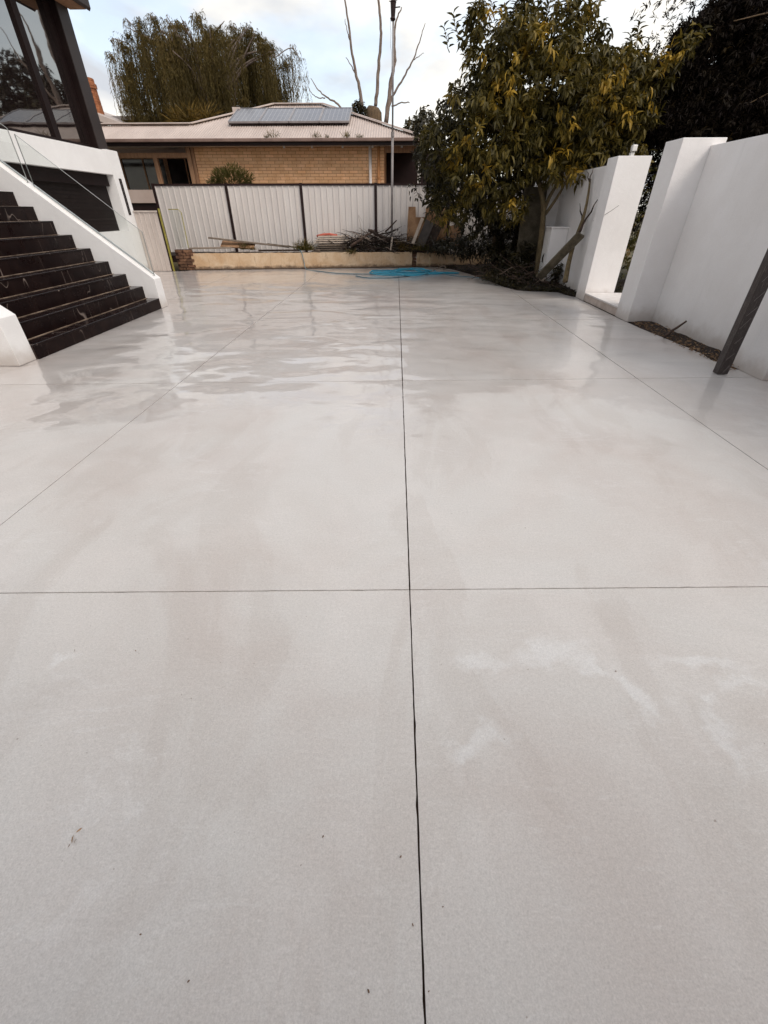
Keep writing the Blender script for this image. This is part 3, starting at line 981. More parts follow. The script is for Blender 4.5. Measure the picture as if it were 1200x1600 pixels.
# =========================================================================== FENCE
FY = 17.28
fence = empty('steel_fence', (-7.95, FY, 0.3))
tag(fence, 'tall pale ribbed steel fence with dark posts along the back', 'fence')
fx = [-7.97, -5.57, -3.12, -0.685, 1.75, 4.15, 6.5]
ZT, ZB = 2.285, 0.36
def ribbed(x0, x1, y, z0, z1, pitch, depth=0.022):
    vs, fs = [], []
    prof = []
    n = max(1, round((x1 - x0) / pitch))
    w = (x1 - x0) / n
    for k in range(n):
        xa = x0 + k * w
        prof += [(xa, 0), (xa + w * 0.06, -depth), (xa + w * 0.20, -depth), (xa + w * 0.26, 0)]
    prof.append((x1, 0))
    for x, d in prof:
        vs += [(x, y + d, z0), (x, y + d, z1)]
    fs = [(2 * i, 2 * i + 2, 2 * i + 3, 2 * i + 1) for i in range(len(prof) - 1)]
    return MB().add(vs, fs)
for a, b in zip(fx, fx[1:]):
    n = 3
    for k in range(n):
        xa, xb = a + 0.03 + (b - a - 0.06) * k / n, a + 0.03 + (b - a - 0.06) * (k + 1) / n
        ribbed(xa, xb, FY + (0.003 if k % 2 else 0), ZB, ZT - 0.02, 0.19).build('sheet', MAT['fence'], fence)
    MB().box(a + 0.045, b - 0.045, FY - 0.03, FY + 0.03, ZT - 0.02, ZT + 0.035).build('top_rail', MAT['darkpost'], fence)
for i, x in enumerate(fx):
    MB().box(x - 0.044, x + 0.044, FY - 0.045, FY + 0.045, 0.2, ZT + 0.045).build('post', MAT['darkpost'], fence)

# return fence strip on the left edge (dark gap, then the beige ribbed gate)
gate = empty('ribbed_gate', (-7.6, 15.56, 0))
tag(gate, 'low beige ribbed steel gate between the white pier and the yellow-edged post', 'gate')
ribbed(-7.99, -7.27, 15.56, 0.01, 1.57, 0.145, 0.018).build('sheet', MAT['fence_beige'], gate)
MB().box(-7.99, -7.25, 15.53, 15.59, 1.57, 1.61).build('top_rail', MAT['fence_beige'], gate)
MB().box(-7.262, -7.225, 15.54, 15.60, 0.004, 1.625).build('stile', MAT['darkpost'], gate)
tag(MB().box(-7.215, -7.175, 15.535, 15.59, 0.003, 1.66).build('edging_post', MAT['yellow'], bevel=0.004), 'thin yellow-green edged post beside the beige gate', 'post')
pane = empty('glazing_unit', (-7.1, 16.1, 0.5))
tag(pane, 'glass sheet with thin yellow-green edging propped above the brick stub', 'glass pane')
MB().prism([(-7.17, 16.10, 0.62), (-6.775, 16.10, 0.62), (-6.775, 16.16, 1.56), (-6.86, 16.165, 1.64), (-7.17, 16.165, 1.64)], (0, 0.010, 0.0)).build('sheet', MAT['glass'], pane)
e = MB()
e.tube([(-6.775, 16.10, 0.62), (-6.775, 16.155, 1.56), (-6.86, 16.16, 1.64), (-7.17, 16.16, 1.64)], 0.012, 6)
e.build('edging', MAT['yellow'], pane)

# =========================================================================== LOW RETAINING WALL
rw = empty('low_garden_wall', (-3, 16.2, 0))
tag(rw, 'low cream rendered garden wall in front of the steel fence', 'wall')
def rwall(x0, x1, h0, h1, seed, name='wall'):
    r = random.Random(seed)
    n = max(2, int((x1 - x0) / 0.12))
    vs, fs = [], []
    levels = [0.0, 0.05, 0.14, 0.26, 0.38, 1.0]
    m = len(levels)
    for i in range(n + 1):
        x = x0 + (x1 - x0) * i / n
        y = rw_y(x)
        h = h0 + (h1 - h0) * i / n + r.uniform(-0.008, 0.008)
        for k, f in enumerate(levels):
            off = r.uniform(-0.006, 0.006) + (0.02 if k == 0 else 0) - (0.012 * r.random() if k == 1 else 0)
            zz = 0.003 + (h - 0.003) * (f if f < 0.39 else 1)
            vs.append((x, y + off, zz))
        vs.append((x, y + 0.16 + r.uniform(-.01, .01), h - 0.005))
        vs.append((x, y + 0.17, 0.003))
    w = m + 2
    for i in range(n):
        for k in range(w - 1):
            a = i * w + k
            fs.append((a, a + w, a + w + 1, a + 1))
    fs.append(tuple(range(w - 1, -1, -1)))
    fs.append(tuple(n * w + k for k in range(w)))
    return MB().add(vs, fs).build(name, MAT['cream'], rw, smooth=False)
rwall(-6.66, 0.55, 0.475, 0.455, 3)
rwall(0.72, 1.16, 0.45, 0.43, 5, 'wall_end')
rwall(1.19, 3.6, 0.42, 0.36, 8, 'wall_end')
for k in range(4):
    MB().box(0.57 + rnd.uniform(-.01, .01), 0.71, rw_y(.64) + .03 + rnd.uniform(-.02, .02), rw_y(.64) + .16, 0.004 + k * .1, .09 + k * .1).build('brick', MAT['old_brick'], rw, bevel=.006, segs=1)
# exposed brick stub at the left end
for r_ in range(7):
    for c_ in range(2):
        x0 = -7.15 + c_ * 0.25 + (0.08 if r_ % 2 else 0) + rnd.uniform(-.015, .015)
        z0 = 0.004 + r_ * 0.082
        y0 = 15.84 + rnd.uniform(-.02, .02)
        MB().box(x0, x0 + 0.235, y0, y0 + 0.2, z0, z0 + 0.072).build('brick', MAT['old_brick'], rw, bevel=0.006, segs=1)
MB().box(-7.17, -6.67, 15.90, 16.06, 0.003, 0.58).build('brick_core', MAT['joint'], rw)
# dark coping line: loose bitumen strip / boards lying along the wall top
def plank(name, a, b, w, h, mat, label, cat='plank', up=(0, 0, 1), group=None, bev=0.004):
    o = MB().bar(a, b, w, h, up).build(name, MAT[mat], bevel=bev, segs=1)
    return tag(o, label, cat, group)
P = at_y
plank('long_plank', P(326, 371.5, 16.45), P(452, 386, 16.75), 0.16, 0.045, 'oldwood', 'long dark plank tilted down to the right on the low garden wall', group='boards on the garden wall')
plank('broad_board', P(346, 381, 16.6), P(398, 384, 16.6), 0.34, 0.03, 'ply', 'short brownish pink board lying under the long tilted plank', up=(0, -0.5, 1), group='boards on the garden wall')
plank('edge_board', P(296, 388, 16.12), P(362, 387, 16.2), 0.2, 0.04, 'oldwood', 'grey board lying flat above the left end of the garden wall', group='boards on the garden wall')
plank('thin_batten', P(418, 381, 16.7), P(500, 391, 16.6), 0.07, 0.04, 'oldwood', 'thin grey batten lying behind the grass tuft', group='boards on the garden wall')
plank('dark_rail', P(404, 391.5, 16.32), P(470, 391, 16.45), 0.10, 0.05, 'darkstick', 'dark flat rail along the wall top left of the grass tuft', group='boards on the garden wall')
for k in range(4):
    a, b = P(492 + k * 2, 379 - k * 3.2, 17.0), P(540 + (k % 2) * 5, 378.5 - k * 3.2, 17.0)
    plank('white_board', a, b, 0.30, 0.035, 'palewood', ['bottom', 'second lowest', 'second highest', 'topmost'][k] + ' pale board of the small stack beside the branch pile', group='pale stacked boards')
for k in range(4):
    a, b = P(488 + k * 3, 393 - k * 3.3, 16.95), P(548 - k * 2, 392 - k * 3.3, 16.95)
    plank('grey_board', a, b, 0.34, 0.04, 'oldwood', ['bottom', 'second lowest', 'second highest', 'topmost'][k] + ' grey board of the layer under the pale stacked boards', group='grey stacked boards')
rp_ = [P(495, 369, 17.0), P(505, 366.5, 17.0), P(515, 366, 17.0), P(527, 368, 17.0)]
tag(MB().tube(rp_, 0.035, 8).build('red_strip', MAT['red'], smooth=True), 'curved faded red strip on top of the pale stacked boards', 'plastic strip')

# brown stained board with a notch, behind the leaning dark panels
bd = MB()
xa, xb = P(636, 322, 17.05).x, P(700, 322, 17.05).x
zt_, zb_ = P(650, 323, 17.05).z, 0.36
bd.prism([(xa, 17.05, zb_), (xb, 17.05, zb_), (xb, 17.05, zt_ - 0.02), (xa + 0.62, 17.05, zt_ - 0.02), (xa + 0.60, 17.05, zt_ - 0.28), (xa + 0.3, 17.05, zt_ - 0.28), (xa + 0.28, 17.05, zt_), (xa + 0.05, 17.05, zt_)], (0, 0.06, 0))
tag(bd.build('stained_sheet', MAT['ply']), 'brown stained sheet with notched top leaning on the fence', 'board')
plank('stone_slab', P(712, 385, 16.9), P(712, 352, 16.98), 0.42, 0.08, 'ply', 'small square pale brown slab under the dark tree', up=(0, -1, 0), cat='slab')
for k, (ax, ay, bx, by, w, h, m, lab) in enumerate((
        (645, 381, 660, 341, 0.10, 0.10, 'palewood', 'pale wood offcut leaning against the dark panel'),
        (655, 386, 672, 346, 0.30, 0.06, 'slate', 'dark grey panel leaning behind the pale wood offcut'),
        (668, 388, 684, 352, 0.30, 0.06, 'darkstick', 'blackish panel leaning right of the grey panel'))):
    plank('leaning_slab', P(ax, ay, 16.7 + k * 0.05), P(bx, by, 16.8 + k * 0.06), w, h, m, lab, 'panel', (0, -1, 0.2), 'panels leaning by the mast')

# =========================================================================== MAST
mast = empty('aerial_mast', (-0.145, 16.9, 0.4))
tag(mast, 'tall thin grey mast with a dark head rising behind the garden wall', 'mast')
MB().tube([(-0.146, 16.9, 0.38), (-0.146, 16.9, P(613, 210, 16.9).z)], 0.038, 10).build('lower_pole', MAT['greypipe'], mast, smooth=True)
MB().tube([(-0.146, 16.9, P(613, 212, 16.9).z), (-0.15, 16.9, P(614, 30, 16.9).z)], 0.026, 10).build('upper_pole', MAT['greypipe'], mast, smooth=True)
MB().tube([(-0.146, 16.9, P(613, 214, 16.9).z), (-0.146, 16.9, P(613, 206, 16.9).z)], 0.05, 10).build('coupling', MAT['greypipe'], mast)
zt_ = P(614, 31, 16.9).z
hd = MB().tube([(-0.165, 16.9, zt_ - .02), (-0.165, 16.9, zt_ + .02), (-0.16, 16.9, zt_ + .05), (-0.155, 16.9, zt_ + .30), (-0.155, 16.9, zt_ + .32), (-0.155, 16.9, zt_ + .36)], [0.05, 0.075, 0.055, 0.075, 0.085, 0.05], 10)
hd.build('head', MAT['darkpost'], mast)
MB().tube([(-0.27, 16.9, zt_ + .33), (-0.05, 16.9, zt_ + .35)], 0.008, 6).build('top_arm', MAT['darkpost'], mast)
MB().tube([(-0.1, 16.9, zt_ + .22), (0.03, 16.9, zt_ + .23)], 0.012, 6).build('side_arm', MAT['darkpost'], mast)
MB().tube(wiggle((-0.23, 16.9, zt_ + .0), (-0.19, 16.9, P(612, 112, 16.9).z), 8, 0.01, 4), 0.004, 5).build('cord', MAT['greypipe'], mast)
MB().tube([P(610.5, 391, 16.75), P(613, 370, 16.75)], 0.028, 8).build('foot_stake', MAT['palewood'], mast)

# =========================================================================== LEFT HOUSE (white, upper glass storey)
lh = empty('white_house', (-8.2, 12, 0))
tag(lh, 'modern white two-storey house with black framed glass at left', 'house')
XW = -8.0
ZL, ZS, ZD = 2.43, 1.12, 2.955
Y0 = -2.5
MB().box(XW - 0.35, XW, Y0, 15.04, ZL, ZD).build('deck_fascia', MAT['white_left'], lh, bevel=0.006)
MB().box(XW - 0.35, XW + 0.001, 15.042, 15.61, 0.0, ZD + 0.03).build('pier', MAT['white_left'], lh, bevel=0.006)
MB().box(XW - 0.35, XW, Y0, 15.038, 0.0, ZS).build('low_wall', MAT['white_left'], lh)
MB().box(XW - 0.35, XW, Y0, 10.2, ZS + 0.002, ZL - 0.002).build('wall', MAT['white_left'], lh)
nsl = 14
sh_ = MB().box(XW - 0.34, XW - 0.30, 10.2, 15.036, ZS + 0.002, ZL - 0.002).build('shutter', MAT['darkpanel'], lh)
for k in range(nsl):
    za = ZS + 0.005 + (ZL - ZS - 0.16) * k / nsl
    MB().box(XW - 0.298, XW - 0.285, 10.2, 14.96, za, za + (ZL - ZS - 0.16) / nsl - 0.012).build('shutter_slat', MAT['darkpanel'], sh_)
MB().box(XW - 0.295, XW - 0.16, 10.2, 14.98, ZL - 0.26, ZL - 0.004).build('shutter_box', MAT['black'], sh_)
for d in (0.0, 0.075):
    a0 = at_x(187.5, 279, XW)
    MB().box(XW + 0.002, XW + 0.022, 15.265 + d, 15.30 + d, 1.50, 2.36).build('slot_light', MAT['black'], lh, bevel=0.003)
# upper storey: corner column, mullions, mirror glass, transom, eave
MB().box(-8.62, -8.14, 14.93, 15.40, ZD + 0.002, 6.6).build('corner_column', MAT['black'], lh, bevel=0.004)
MB().box(-8.139, -8.12, 14.935, 15.395, ZD + 0.004, 6.6).build('column_cladding', MAT['charcoal'], lh)
XG = -8.35
mull = [(9.35, 9.55), (11.3, 11.5), (13.45, 13.66), (14.78, 14.93)]
for k in range(3):
    y0_, y1_ = mull[k][1], mull[k + 1][0]
    w = MB().box(XG - 0.02, XG, y0_ - 0.02, y1_ + 0.02, ZD + 0.05, 5.6).build('window', MAT['winglass'], lh)
MB().box(XG - 0.02, XG, -1.4, 9.37, ZD + 0.05, 5.6).build('window', MAT['winglass'], lh)
for a, b in mull:
    MB().box(XG - 0.06, XG + 0.06, a, b, ZD + 0.004, 5.62).build('mullion', MAT['black'], lh, bevel=0.004)
MB().box(XG - 0.06, XG + 0.055, -1.4, 14.93, ZD + 0.004, ZD + 0.10).build('window_sill', MAT['black'], lh)
MB().box(XG - 0.07, XG + 0.07, -1.4, 14.925, 5.60, 6.0).build('window_head', MAT['black'], lh)
MB().box(-12.5, XG - 0.07, -1.4, 15.3, ZD - 0.3, ZD).build('floor', MAT['black'], lh)
MB().box(-12.5, -8.63, 15.0, 15.3, ZD + .003, 6.0).build('end_wall', MAT['black'], lh)
MB().box(-12.5, -8.36, 15.4, 15.6, 0.0, ZD - 0.31).build('ground_end_wall', MAT['white_left'], lh)
# added unseen wall, door and eave behind the viewer, shading the near slab
MB().box(-8.3, 4.4, -2.85, -2.6, 0.0, 3.2).build('added_shade_wall', MAT['pinkwall'], lh)
gd = MB().box(-4.2, 2.6, -2.59, -2.56, 0.004, 2.5).build('added_shade_door', MAT['charcoal'], lh)
for k in range(5):
    MB().box(-4.18, 2.58, -2.559, -2.54, 0.02 + k * 0.496, 0.50 + k * 0.496).build('added_warm_panel', MAT['timber'], gd, bevel=0.004)  # timber tone picked to bounce warm light onto the near slab
MB().box(-8.3, 4.4, -2.85, -1.6, 3.2, 3.45).build('added_shade_eave', MAT['charcoal'], lh)
# roof slab and overhanging eave with beige soffit
MB().box(-13, -7.72, -1.75, 15.62, 6.02, 6.3).build('roof', MAT['black'], lh)
ez = at_y(139, 18, 15.55).z
MB().prism([(-8.12, 14.5, ez + .35), (-7.66, 14.5, ez + .0), (-7.62, 14.5, ez + .05), (-7.62, 14.5, ez + .75), (-8.12, 14.5, ez + .8)], (0, 1.05, 0)).build('eave', MAT['charcoal'], lh)
MB().box(-8.118, -7.72, 14.6, 15.5, ez + 0.02, ez + 0.05).build('soffit', MAT['timber'], lh)

# =========================================================================== STAIRS
st = empty('staircase', (-4.7, 7.4, 0))
tag(st, 'wide flight of glossy black marble steps between white side walls', 'stairs')
SX, SR, SZ0, SH = -4.695, 0.2595, 0.186, 0.2115
YS0, YS1 = 5.62, 9.198
NS = 14
tile_w = (YS1 - YS0) / 6
for i in range(NS):
    xf = SX - SR * i                      # nosing
    zt_ = SZ0 + SH * i
    if zt_ > 2.96: break
    zb_ = 0.003 if i == 0 else zt_ - SH
    xb = xf - SR - 0.03
    core = MB().box(xb, xf - 0.026, YS0 + .004, YS1 - .004, 0.003 if i == 0 else zb_ - 0.02, zt_ - 0.022).build('step', MAT['stairbody'], st)
    off = (i * 0.37) % 1.0
    cuts = [YS0] + [YS0 + tile_w * (k + off) for k in range(6) if 0.05 < k + off < 5.95] + [YS1]
    for a, b in zip(cuts, cuts[1:]):
        MB().box(xf - 0.025, xf - 0.006, a + 0.0015, b - 0.0015, zb_ + 0.001, zt_ - 0.022).build('riser_tile', MAT['marble'], core)
        MB().box(xb + .032, xf - 0.012, a + 0.0015, b - 0.0015, zt_ - 0.021, zt_).build('tread_tile', MAT['tread'], core, bevel=0.003, segs=1)
    MB().box(xf - 0.0115, xf, YS0 + 0.002, YS1 - 0.002, zt_ - 0.024, zt_ - 0.001).build('nosing', MAT['marble'], core, bevel=0.004, segs=1)
    MB().box(xf - SR - .010, xf - SR + 0.03, YS0 + 0.002, YS1 - 0.002, zt_ + 0.0005, zt_ + 0.005).build('tread_edge_film', MAT['nosing'], core)
# far side wall of the stairs (stringer) and near one
SL = (2.234 - 0.523) / (6.818 - 4.687)
def stringer(name, y0, y1, x_end, ztop, label):
    top = lambda x: ztop + SL * (x_end - x)
    xe = -7.99
    poly = [(x_end, y0, 0.002), (x_end, y0, ztop), (xe, y0, top(xe)), (xe, y0, 0.002)]
    o = MB().prism(poly, (0, y1 - y0, 0)).build(name, MAT['white_left'], bevel=0.008)
    return tag(o, label, 'wall')
stringer('stair_side_wall', 9.20, 9.47, -4.69, 0.52, 'sloping white wall along the far side of the black steps')
stringer('stair_side_wall', 5.31, 5.615, -4.735, 0.55, 'white sloping wall stub at the near side of the black steps')
# glass balustrade on the far side wall
def gpanel(xa, xb, label):
    top = lambda x: 0.52 + SL * (-4.69 - x)
    g_ = empty('glass_balustrade', (xa, 9.33, top(xa)))
    tag(g_, label, 'balustrade', 'glass panels above the stair wall')
    lo = lambda x: top(x) + 0.012
    hi = lambda x: top(x) + 0.725
    MB().prism([(xa, 9.325, lo(xa)), (xb, 9.325, lo(xb)), (xb, 9.325, hi(xb)), (xa, 9.325, hi(xa))], (0, 0.012, 0)).build('sheet', MAT['glass'], g_)
    e = MB()
    e.bar((xa, 9.331, hi(xa) + 0.002), (xb, 9.331, hi(xb) + 0.002), 0.013, 0.006)
    e.bar((xa + .002, 9.331, lo(xa)), (xa + .002, 9.331, hi(xa)), 0.006, 0.013)
    e.bar((xb - .002, 9.331, lo(xb)), (xb - .002, 9.331, hi(xb)), 0.006, 0.013)
    e.build('edge', MAT['edge'], g_)
    for s in (-0.028, 0.028):
        MB().bar((xa, 9.331 + s, lo(xa) + 0.0), (xb, 9.331 + s, lo(xb) + 0.0), 0.012, 0.03).build('channel', MAT['lightwhite'], g_)
gpanel(-4.735, -6.445, 'clear glass balustrade panel above the lower stair wall')
gpanel(-6.535, -7.95, 'clear glass balustrade panel cut off by the left edge')

# =========================================================================== RIGHT BOUNDARY WALLS
fw = empty('boundary_wall', (4.4, 12, 0))
tag(fw, 'white rendered boundary wall with pillar beyond the gate gap, behind the trees', 'wall')
MB().box(4.08, 4.70, 10.25, 10.72, 0.0, 2.42).build('gate_pillar', MAT['white'], fw, bevel=0.008)
MB().box(4.21, 4.40, 10.722, 13.668, 0.0, 2.335).build('wall', MAT['white'], fw, bevel=0.006)
MB().box(3.75, 4.78, 13.67, 14.10, 0.0, 2.47).build('end_pillar', MAT['white'], fw, bevel=0.008)
MB().box(4.3, 4.5, 14.102, 18.0, 0.0, 2.33).build('rear_wall', MAT['white'], fw)
nw = empty('boundary_wall', (4.6, 7, 0))
tag(nw, 'long white rendered boundary wall with pillar on the near side of the gate gap', 'wall')
MB().box(4.08, 4.70, 8.10, 8.59, 0.0, 2.445).build('gate_pillar', MAT['white'], nw, bevel=0.008)
MB().box(4.505, 4.68, 5.50, 8.098, -0.05, 2.358).build('wall', MAT['white'], nw, bevel=0.006)
MB().box(4.24, 4.80, 4.95, 5.498, 0.0, 2.43).build('end_pillar', MAT['white'], nw, bevel=0.008)
MB().box(4.51, 4.68, -4.0, 4.948, 0.0, 2.36).build('wall', MAT['white'], nw)
MB().box(4.33, 4.508, 4.50, 4.946, 0.0, 0.95).build('plinth', MAT['white'], nw, bevel=0.01)
# gate sill
gs = empty('gate_step', (4.3, 9.4, 0))
tag(gs, 'pale stone step in the gate gap between two white pillars', 'step')
MB().box(4.10, 4.9, 8.60, 10.24, 0.0, 0.13).build('riser', MAT['step'], gs, bevel=0.006)
MB().box(4.085, 4.9, 8.602, 9.42, 0.132, 0.16).build('tread_tile', MAT['white'], gs, bevel=0.004)
MB().box(4.085, 4.9, 9.425, 10.238, 0.132, 0.16).build('tread_tile', MAT['white'], gs, bevel=0.004)
q0, q1 = at_y(985, 236, 11.2), at_y(996, 226, 11.2)
li = empty('wall_light', (q0.x, 11.2, 2.34))
tag(li, 'small white light fitting showing above the far gate pillar', 'light fitting')
MB().box(q0.x + 0.01, q1.x, 11.15, 11.25, q0.z - 0.01, q1.z).build('housing', MAT['lightwhite'], li, bevel=0.02)
MB().box(q0.x + 0.02, q1.x - 0.02, 11.18, 11.27, 2.336, q0.z - 0.022).build('bracket', MAT['lightwhite'], li)
# utility box
ub = empty('utility_box', (4.0, 12.8, 0))
tag(ub, 'white utility box standing against the far boundary wall', 'box')
MB().box(3.80, 4.205, 12.5, 13.2, 0.1, 1.245).build('cabinet', MAT['white'], ub, bevel=0.008)
MB().box(3.786, 3.798, 12.56, 13.14, 0.2, 1.17).build('door', MAT['lightwhite'], ub, bevel=0.004)
MB().box(3.78, 4.21, 12.48, 13.22, 1.247, 1.275).build('lid', MAT['white'], ub, bevel=0.004)
# wrapped steel post
sp = empty('steel_post', (3.91, 5.2, 0))
tag(sp, 'dark square steel post wrapped in clear film at the right edge', 'post')
MB().box(3.853, 3.975, 5.15, 5.25, 0.006, 2.75).build('shaft', MAT['post'], sp, bevel=0.008)
for k in range(16):
    zz = 0.02 + k * 0.16 + rnd.uniform(-.03, .03)
    x0, x1 = 3.866 + rnd.uniform(0, .03), 3.962 - rnd.uniform(0, .03)
    MB().bar((x0, 5.1495, zz), (x1, 5.1495, zz + rnd.uniform(.06, .12)), 0.0015, 0.0035).build('film_crease', MAT['greypipe'], sp)

# =========================================================================== HOSE
def smooth_path(pts, n=8, closed=False):
    pts = [Vector(p) for p in pts]
    out = []
    N = len(pts)
    for i in range(N if closed else N - 1):
        g_ = lambda k: pts[k % N] if closed else pts[max(0, min(N - 1, k))]
        p0, p1, p2, p3 = g_(i - 1), g_(i), g_(i + 1), g_(i + 2)
        for k in range(n):
            t = k / n
            out.append(0.5 * ((2 * p1) + (-p0 + p2) * t + (2 * p0 - 5 * p1 + 4 * p2 - p3) * t * t + (-p0 + 3 * p1 - 3 * p2 + p3) * t ** 3))
    if not closed: out.append(pts[-1])
    return out
r = random.Random(5)
coil = []
c0 = at_z(628, 426.5)
hz = 0.014
turns = 6
for k in range(turns * 10):
    t = 2 * math.pi * k / 10
    tw = k / (turns * 10)
    rx = 0.85 + 0.42 * math.sin(tw * 7) + r.uniform(-.12, .12)
    ry = 0.52 + 0.38 * math.cos(tw * 9 + 1) + r.uniform(-.1, .1)
    coil.append(Vector((c0.x + 0.18 + 0.25 * math.sin(tw * 11) + rx * math.cos(t), 15.05 + 0.2 * math.cos(tw * 8) + ry * math.sin(t), hz + 0.016 * ((k // 14) % 4) + r.uniform(0, .008))))
hose = empty('garden_hose', (c0.x, 15, 0))
tag(hose, 'turquoise garden hose lying in a flat tangled coil before the low wall', 'hose')
MB().tube(smooth_path(coil, 5), 0.016, 6).build('coil', MAT['hose'], hose, smooth=True)
tail = [at_z(690, 427, .014), at_z(705, 430, .014), at_z(725, 432, .014), at_z(745, 433.5, .014), at_z(765, 437, .03)]
MB().tube(smooth_path(tail), 0.012, 6).build('tail', MAT['hose_grey'], hose, smooth=True)
lead = [at_z(556, 431, .014), at_z(575, 434, .014), at_z(610, 434, .014), at_z(640, 431, .014)]
MB().tube(smooth_path(lead), 0.014, 6).build('outer_loop', MAT['hose_grey'], hose, smooth=True)
feed = [P(466, 388, 16.5), P(470, 393, 16.36), Vector((P(472, 396, 16.3).x, rw_y(-3.2) - .03, .43)), Vector((P(475, 408, 16.3).x, rw_y(-3.1) - .04, .2)), at_z(479, 420.5, .014), at_z(500, 424, .014), at_z(530, 427, .014), at_z(560, 428, .014), at_z(590, 428, .02)]
MB().tube(smooth_path(feed), 0.012, 6).build('feed', MAT['hose_grey'], hose, smooth=True)
lp = [at_z(670, 426, .02), P(684, 419, 15.6), P(692, 415.5, 15.7), P(697, 417, 15.6), at_z(694, 420, .014)]
MB().tube(smooth_path(lp), 0.011, 6).build('end', MAT['palestick'], hose, smooth=True)

# =========================================================================== BRANCH PILES
def stick(name, pts, r0, r1, mat, label, cat='branch', group=None, n=6):
    k = len(pts)
    return tag(MB().tube(pts, [r0 + (r1 - r0) * i / (k - 1) for i in range(k)], n).build(name, MAT[mat], smooth=True), label, cat, group)

pile = MB()
pale = MB()
for k in range(360):
    px, py = rnd.uniform(530, 676), 0
    t = (px - 533) / 119
    top = 382 - 19 * math.exp(-((px - 578) / 26) ** 2) - 7 * math.exp(-((px - 620) / 18) ** 2)
    py = rnd.uniform(top, 390)
    Yd = rnd.uniform(16.75, 17.15)
    a = P(px, py, Yd)
    ang = rnd.uniform(-0.6, 0.6) + (math.pi if rnd.random() < .5 else 0)
    ln = rnd.uniform(0.25, 0.9)
    d = Vector((math.cos(ang), rnd.uniform(-.3, .3), math.sin(ang) * 0.8))
    b = a + d * ln
    b.z = max(b.z, 0.42)
    a.z = max(a.z, 0.40)
    tgt = pale if rnd.random() < 0.13 else pile
    rr = rnd.uniform(0.006, 0.02)
    tgt.tube(wiggle(a, b, 4, 0.03, k), [rr, rr * .9, rr * .8, rr * .6, rr * .3], 5)
    if k % 3 == 0:
        m_ = a.lerp(b, 0.5)
        tgt.tube(wiggle(m_, m_ + Vector((rnd.uniform(-.25, .25), rnd.uniform(-.15, .15), rnd.uniform(.0, .22))), 3, 0.02, k + 900), [rr * .6, rr * .5, rr * .3, rr * .2], 4)
bp = empty('branch_pile', (-0.5, 16.9, 0.4))
tag(bp, 'tangled heap of dark prunings on the raised bed by the mast', 'branch pile')
tag(pile.build('dark_twigs', MAT['darkstick'], bp, smooth=True), kind='stuff')
tag(pale.build('pale_twigs', MAT['palestick'], bp, smooth=True), kind='stuff')
lf_n = 500
px_ = nrs.uniform(535, 650, lf_n)
pts = np.array([tuple(P(a, 391 - abs(nrs.normal()) * 11, 16.7 + nrs.rand() * .4)) for a in px_])
pts[:, 2] = np.maximum(pts[:, 2], 0.42)
tag(link('dead_leaves', leaves_mesh('dead_leaves', pts, nrs.normal(size=(lf_n, 3)), nrs.uniform(.06, .14, lf_n), nrs.uniform(.025, .05, lf_n), nrs.rand(lf_n) * .5, quads=False), MAT['darkleaf'], bp), kind='stuff')
stick('dead_branch', wiggle(P(602, 362, 16.8), P(620, 344, 16.8), 4, 0.01, 8), 0.03, 0.018, 'darkstick', 'dark stub branch sticking up right across the mast foot', group='loose branches')
stick('dead_branch', wiggle(P(548, 384, 16.7), P(585, 360, 16.8), 6, 0.03, 9), 0.05, 0.03, 'darkstick', 'thick dark branch sloping up into the pruning heap', group='loose branches')
stick('dead_branch', wiggle(P(575, 360, 16.75), P(612, 373, 16.75), 6, 0.03, 19), 0.045, 0.03, 'darkstick', 'thick dark branch crossing the top of the pruning heap', group='loose branches')
tw = stick('dry_stalk', smooth_path([P(566, 380, 16.8), P(564, 355, 16.8), P(560, 336, 16.8), P(567, 348, 16.82)], 5), 0.008, 0.003, 'palestick', 'thin dry stalk curving up against the fence above the prunings', 'stalk')

# heap of prunings in the bed under the trees
hp = empty('pruning_heap', (3.2, 12.4, 0))
tag(hp, 'low dark heap of prunings at the patio edge under the trees', 'branch pile')
hb, hpz = MB(), MB()
for k in range(330):
    u, v = rnd.random(), rnd.random()
    px = 752 + 130 * u
    base = 455 - 22 * max(0, 1 - u * 1.9)
    hgt = 40 * math.sin(math.pi * min(1, max(0.06, u))) ** 0.7 * (1 - 0.35 * u)
    py = base - hgt * v - 3
    Yd = 12.0 + 1.2 * v + (1.6 * (1 - u) if u < .4 else 0) * .6 + rnd.uniform(-.1, .3)
    a = P(px, py, Yd)
    a.z = max(a.z, 0.05)
    ang = rnd.uniform(0, 2 * math.pi)
    d = Vector((math.cos(ang) , math.sin(ang) * 0.6, rnd.uniform(-.35, .6)))
    b = a + d * rnd.uniform(0.2, 0.65)
    b.z = max(b.z, 0.04)
    if b.y < 11.8 and b.x < 3.9: b.y = 11.8 + rnd.random() * .2
    tgt = hpz if rnd.random() < 0.10 else hb
    rr = rnd.uniform(0.004, 0.013)
    tgt.tube(wiggle(a, b, 4, 0.025, k + 50), [rr, rr, rr * .8, rr * .6, rr * .3], 5)
tag(hb.build('dark_twigs', MAT['darkstick'], hp, smooth=True), kind='stuff')
tag(hpz.build('pale_twigs', MAT['palestick'], hp, smooth=True), kind='stuff')
N = 4200
u = nrs.rand(N)
px_ = 750 + 135 * u
v = nrs.rand(N) ** 1.3
base = 455 - 22 * np.maximum(0, 1 - u * 1.9)
py_ = base - 44 * np.sin(np.pi * np.clip(u, .06, 1)) ** .7 * (1 - .35 * u) * v - 2
pts = np.array([tuple(P(a, b, 11.95 + 1.4 * c + (1.0 * max(0, 1 - 2.5 * d)))) for a, b, c, d in zip(px_, py_, v, u)])
pts[:, 2] = np.maximum(pts[:, 2], 0.03)
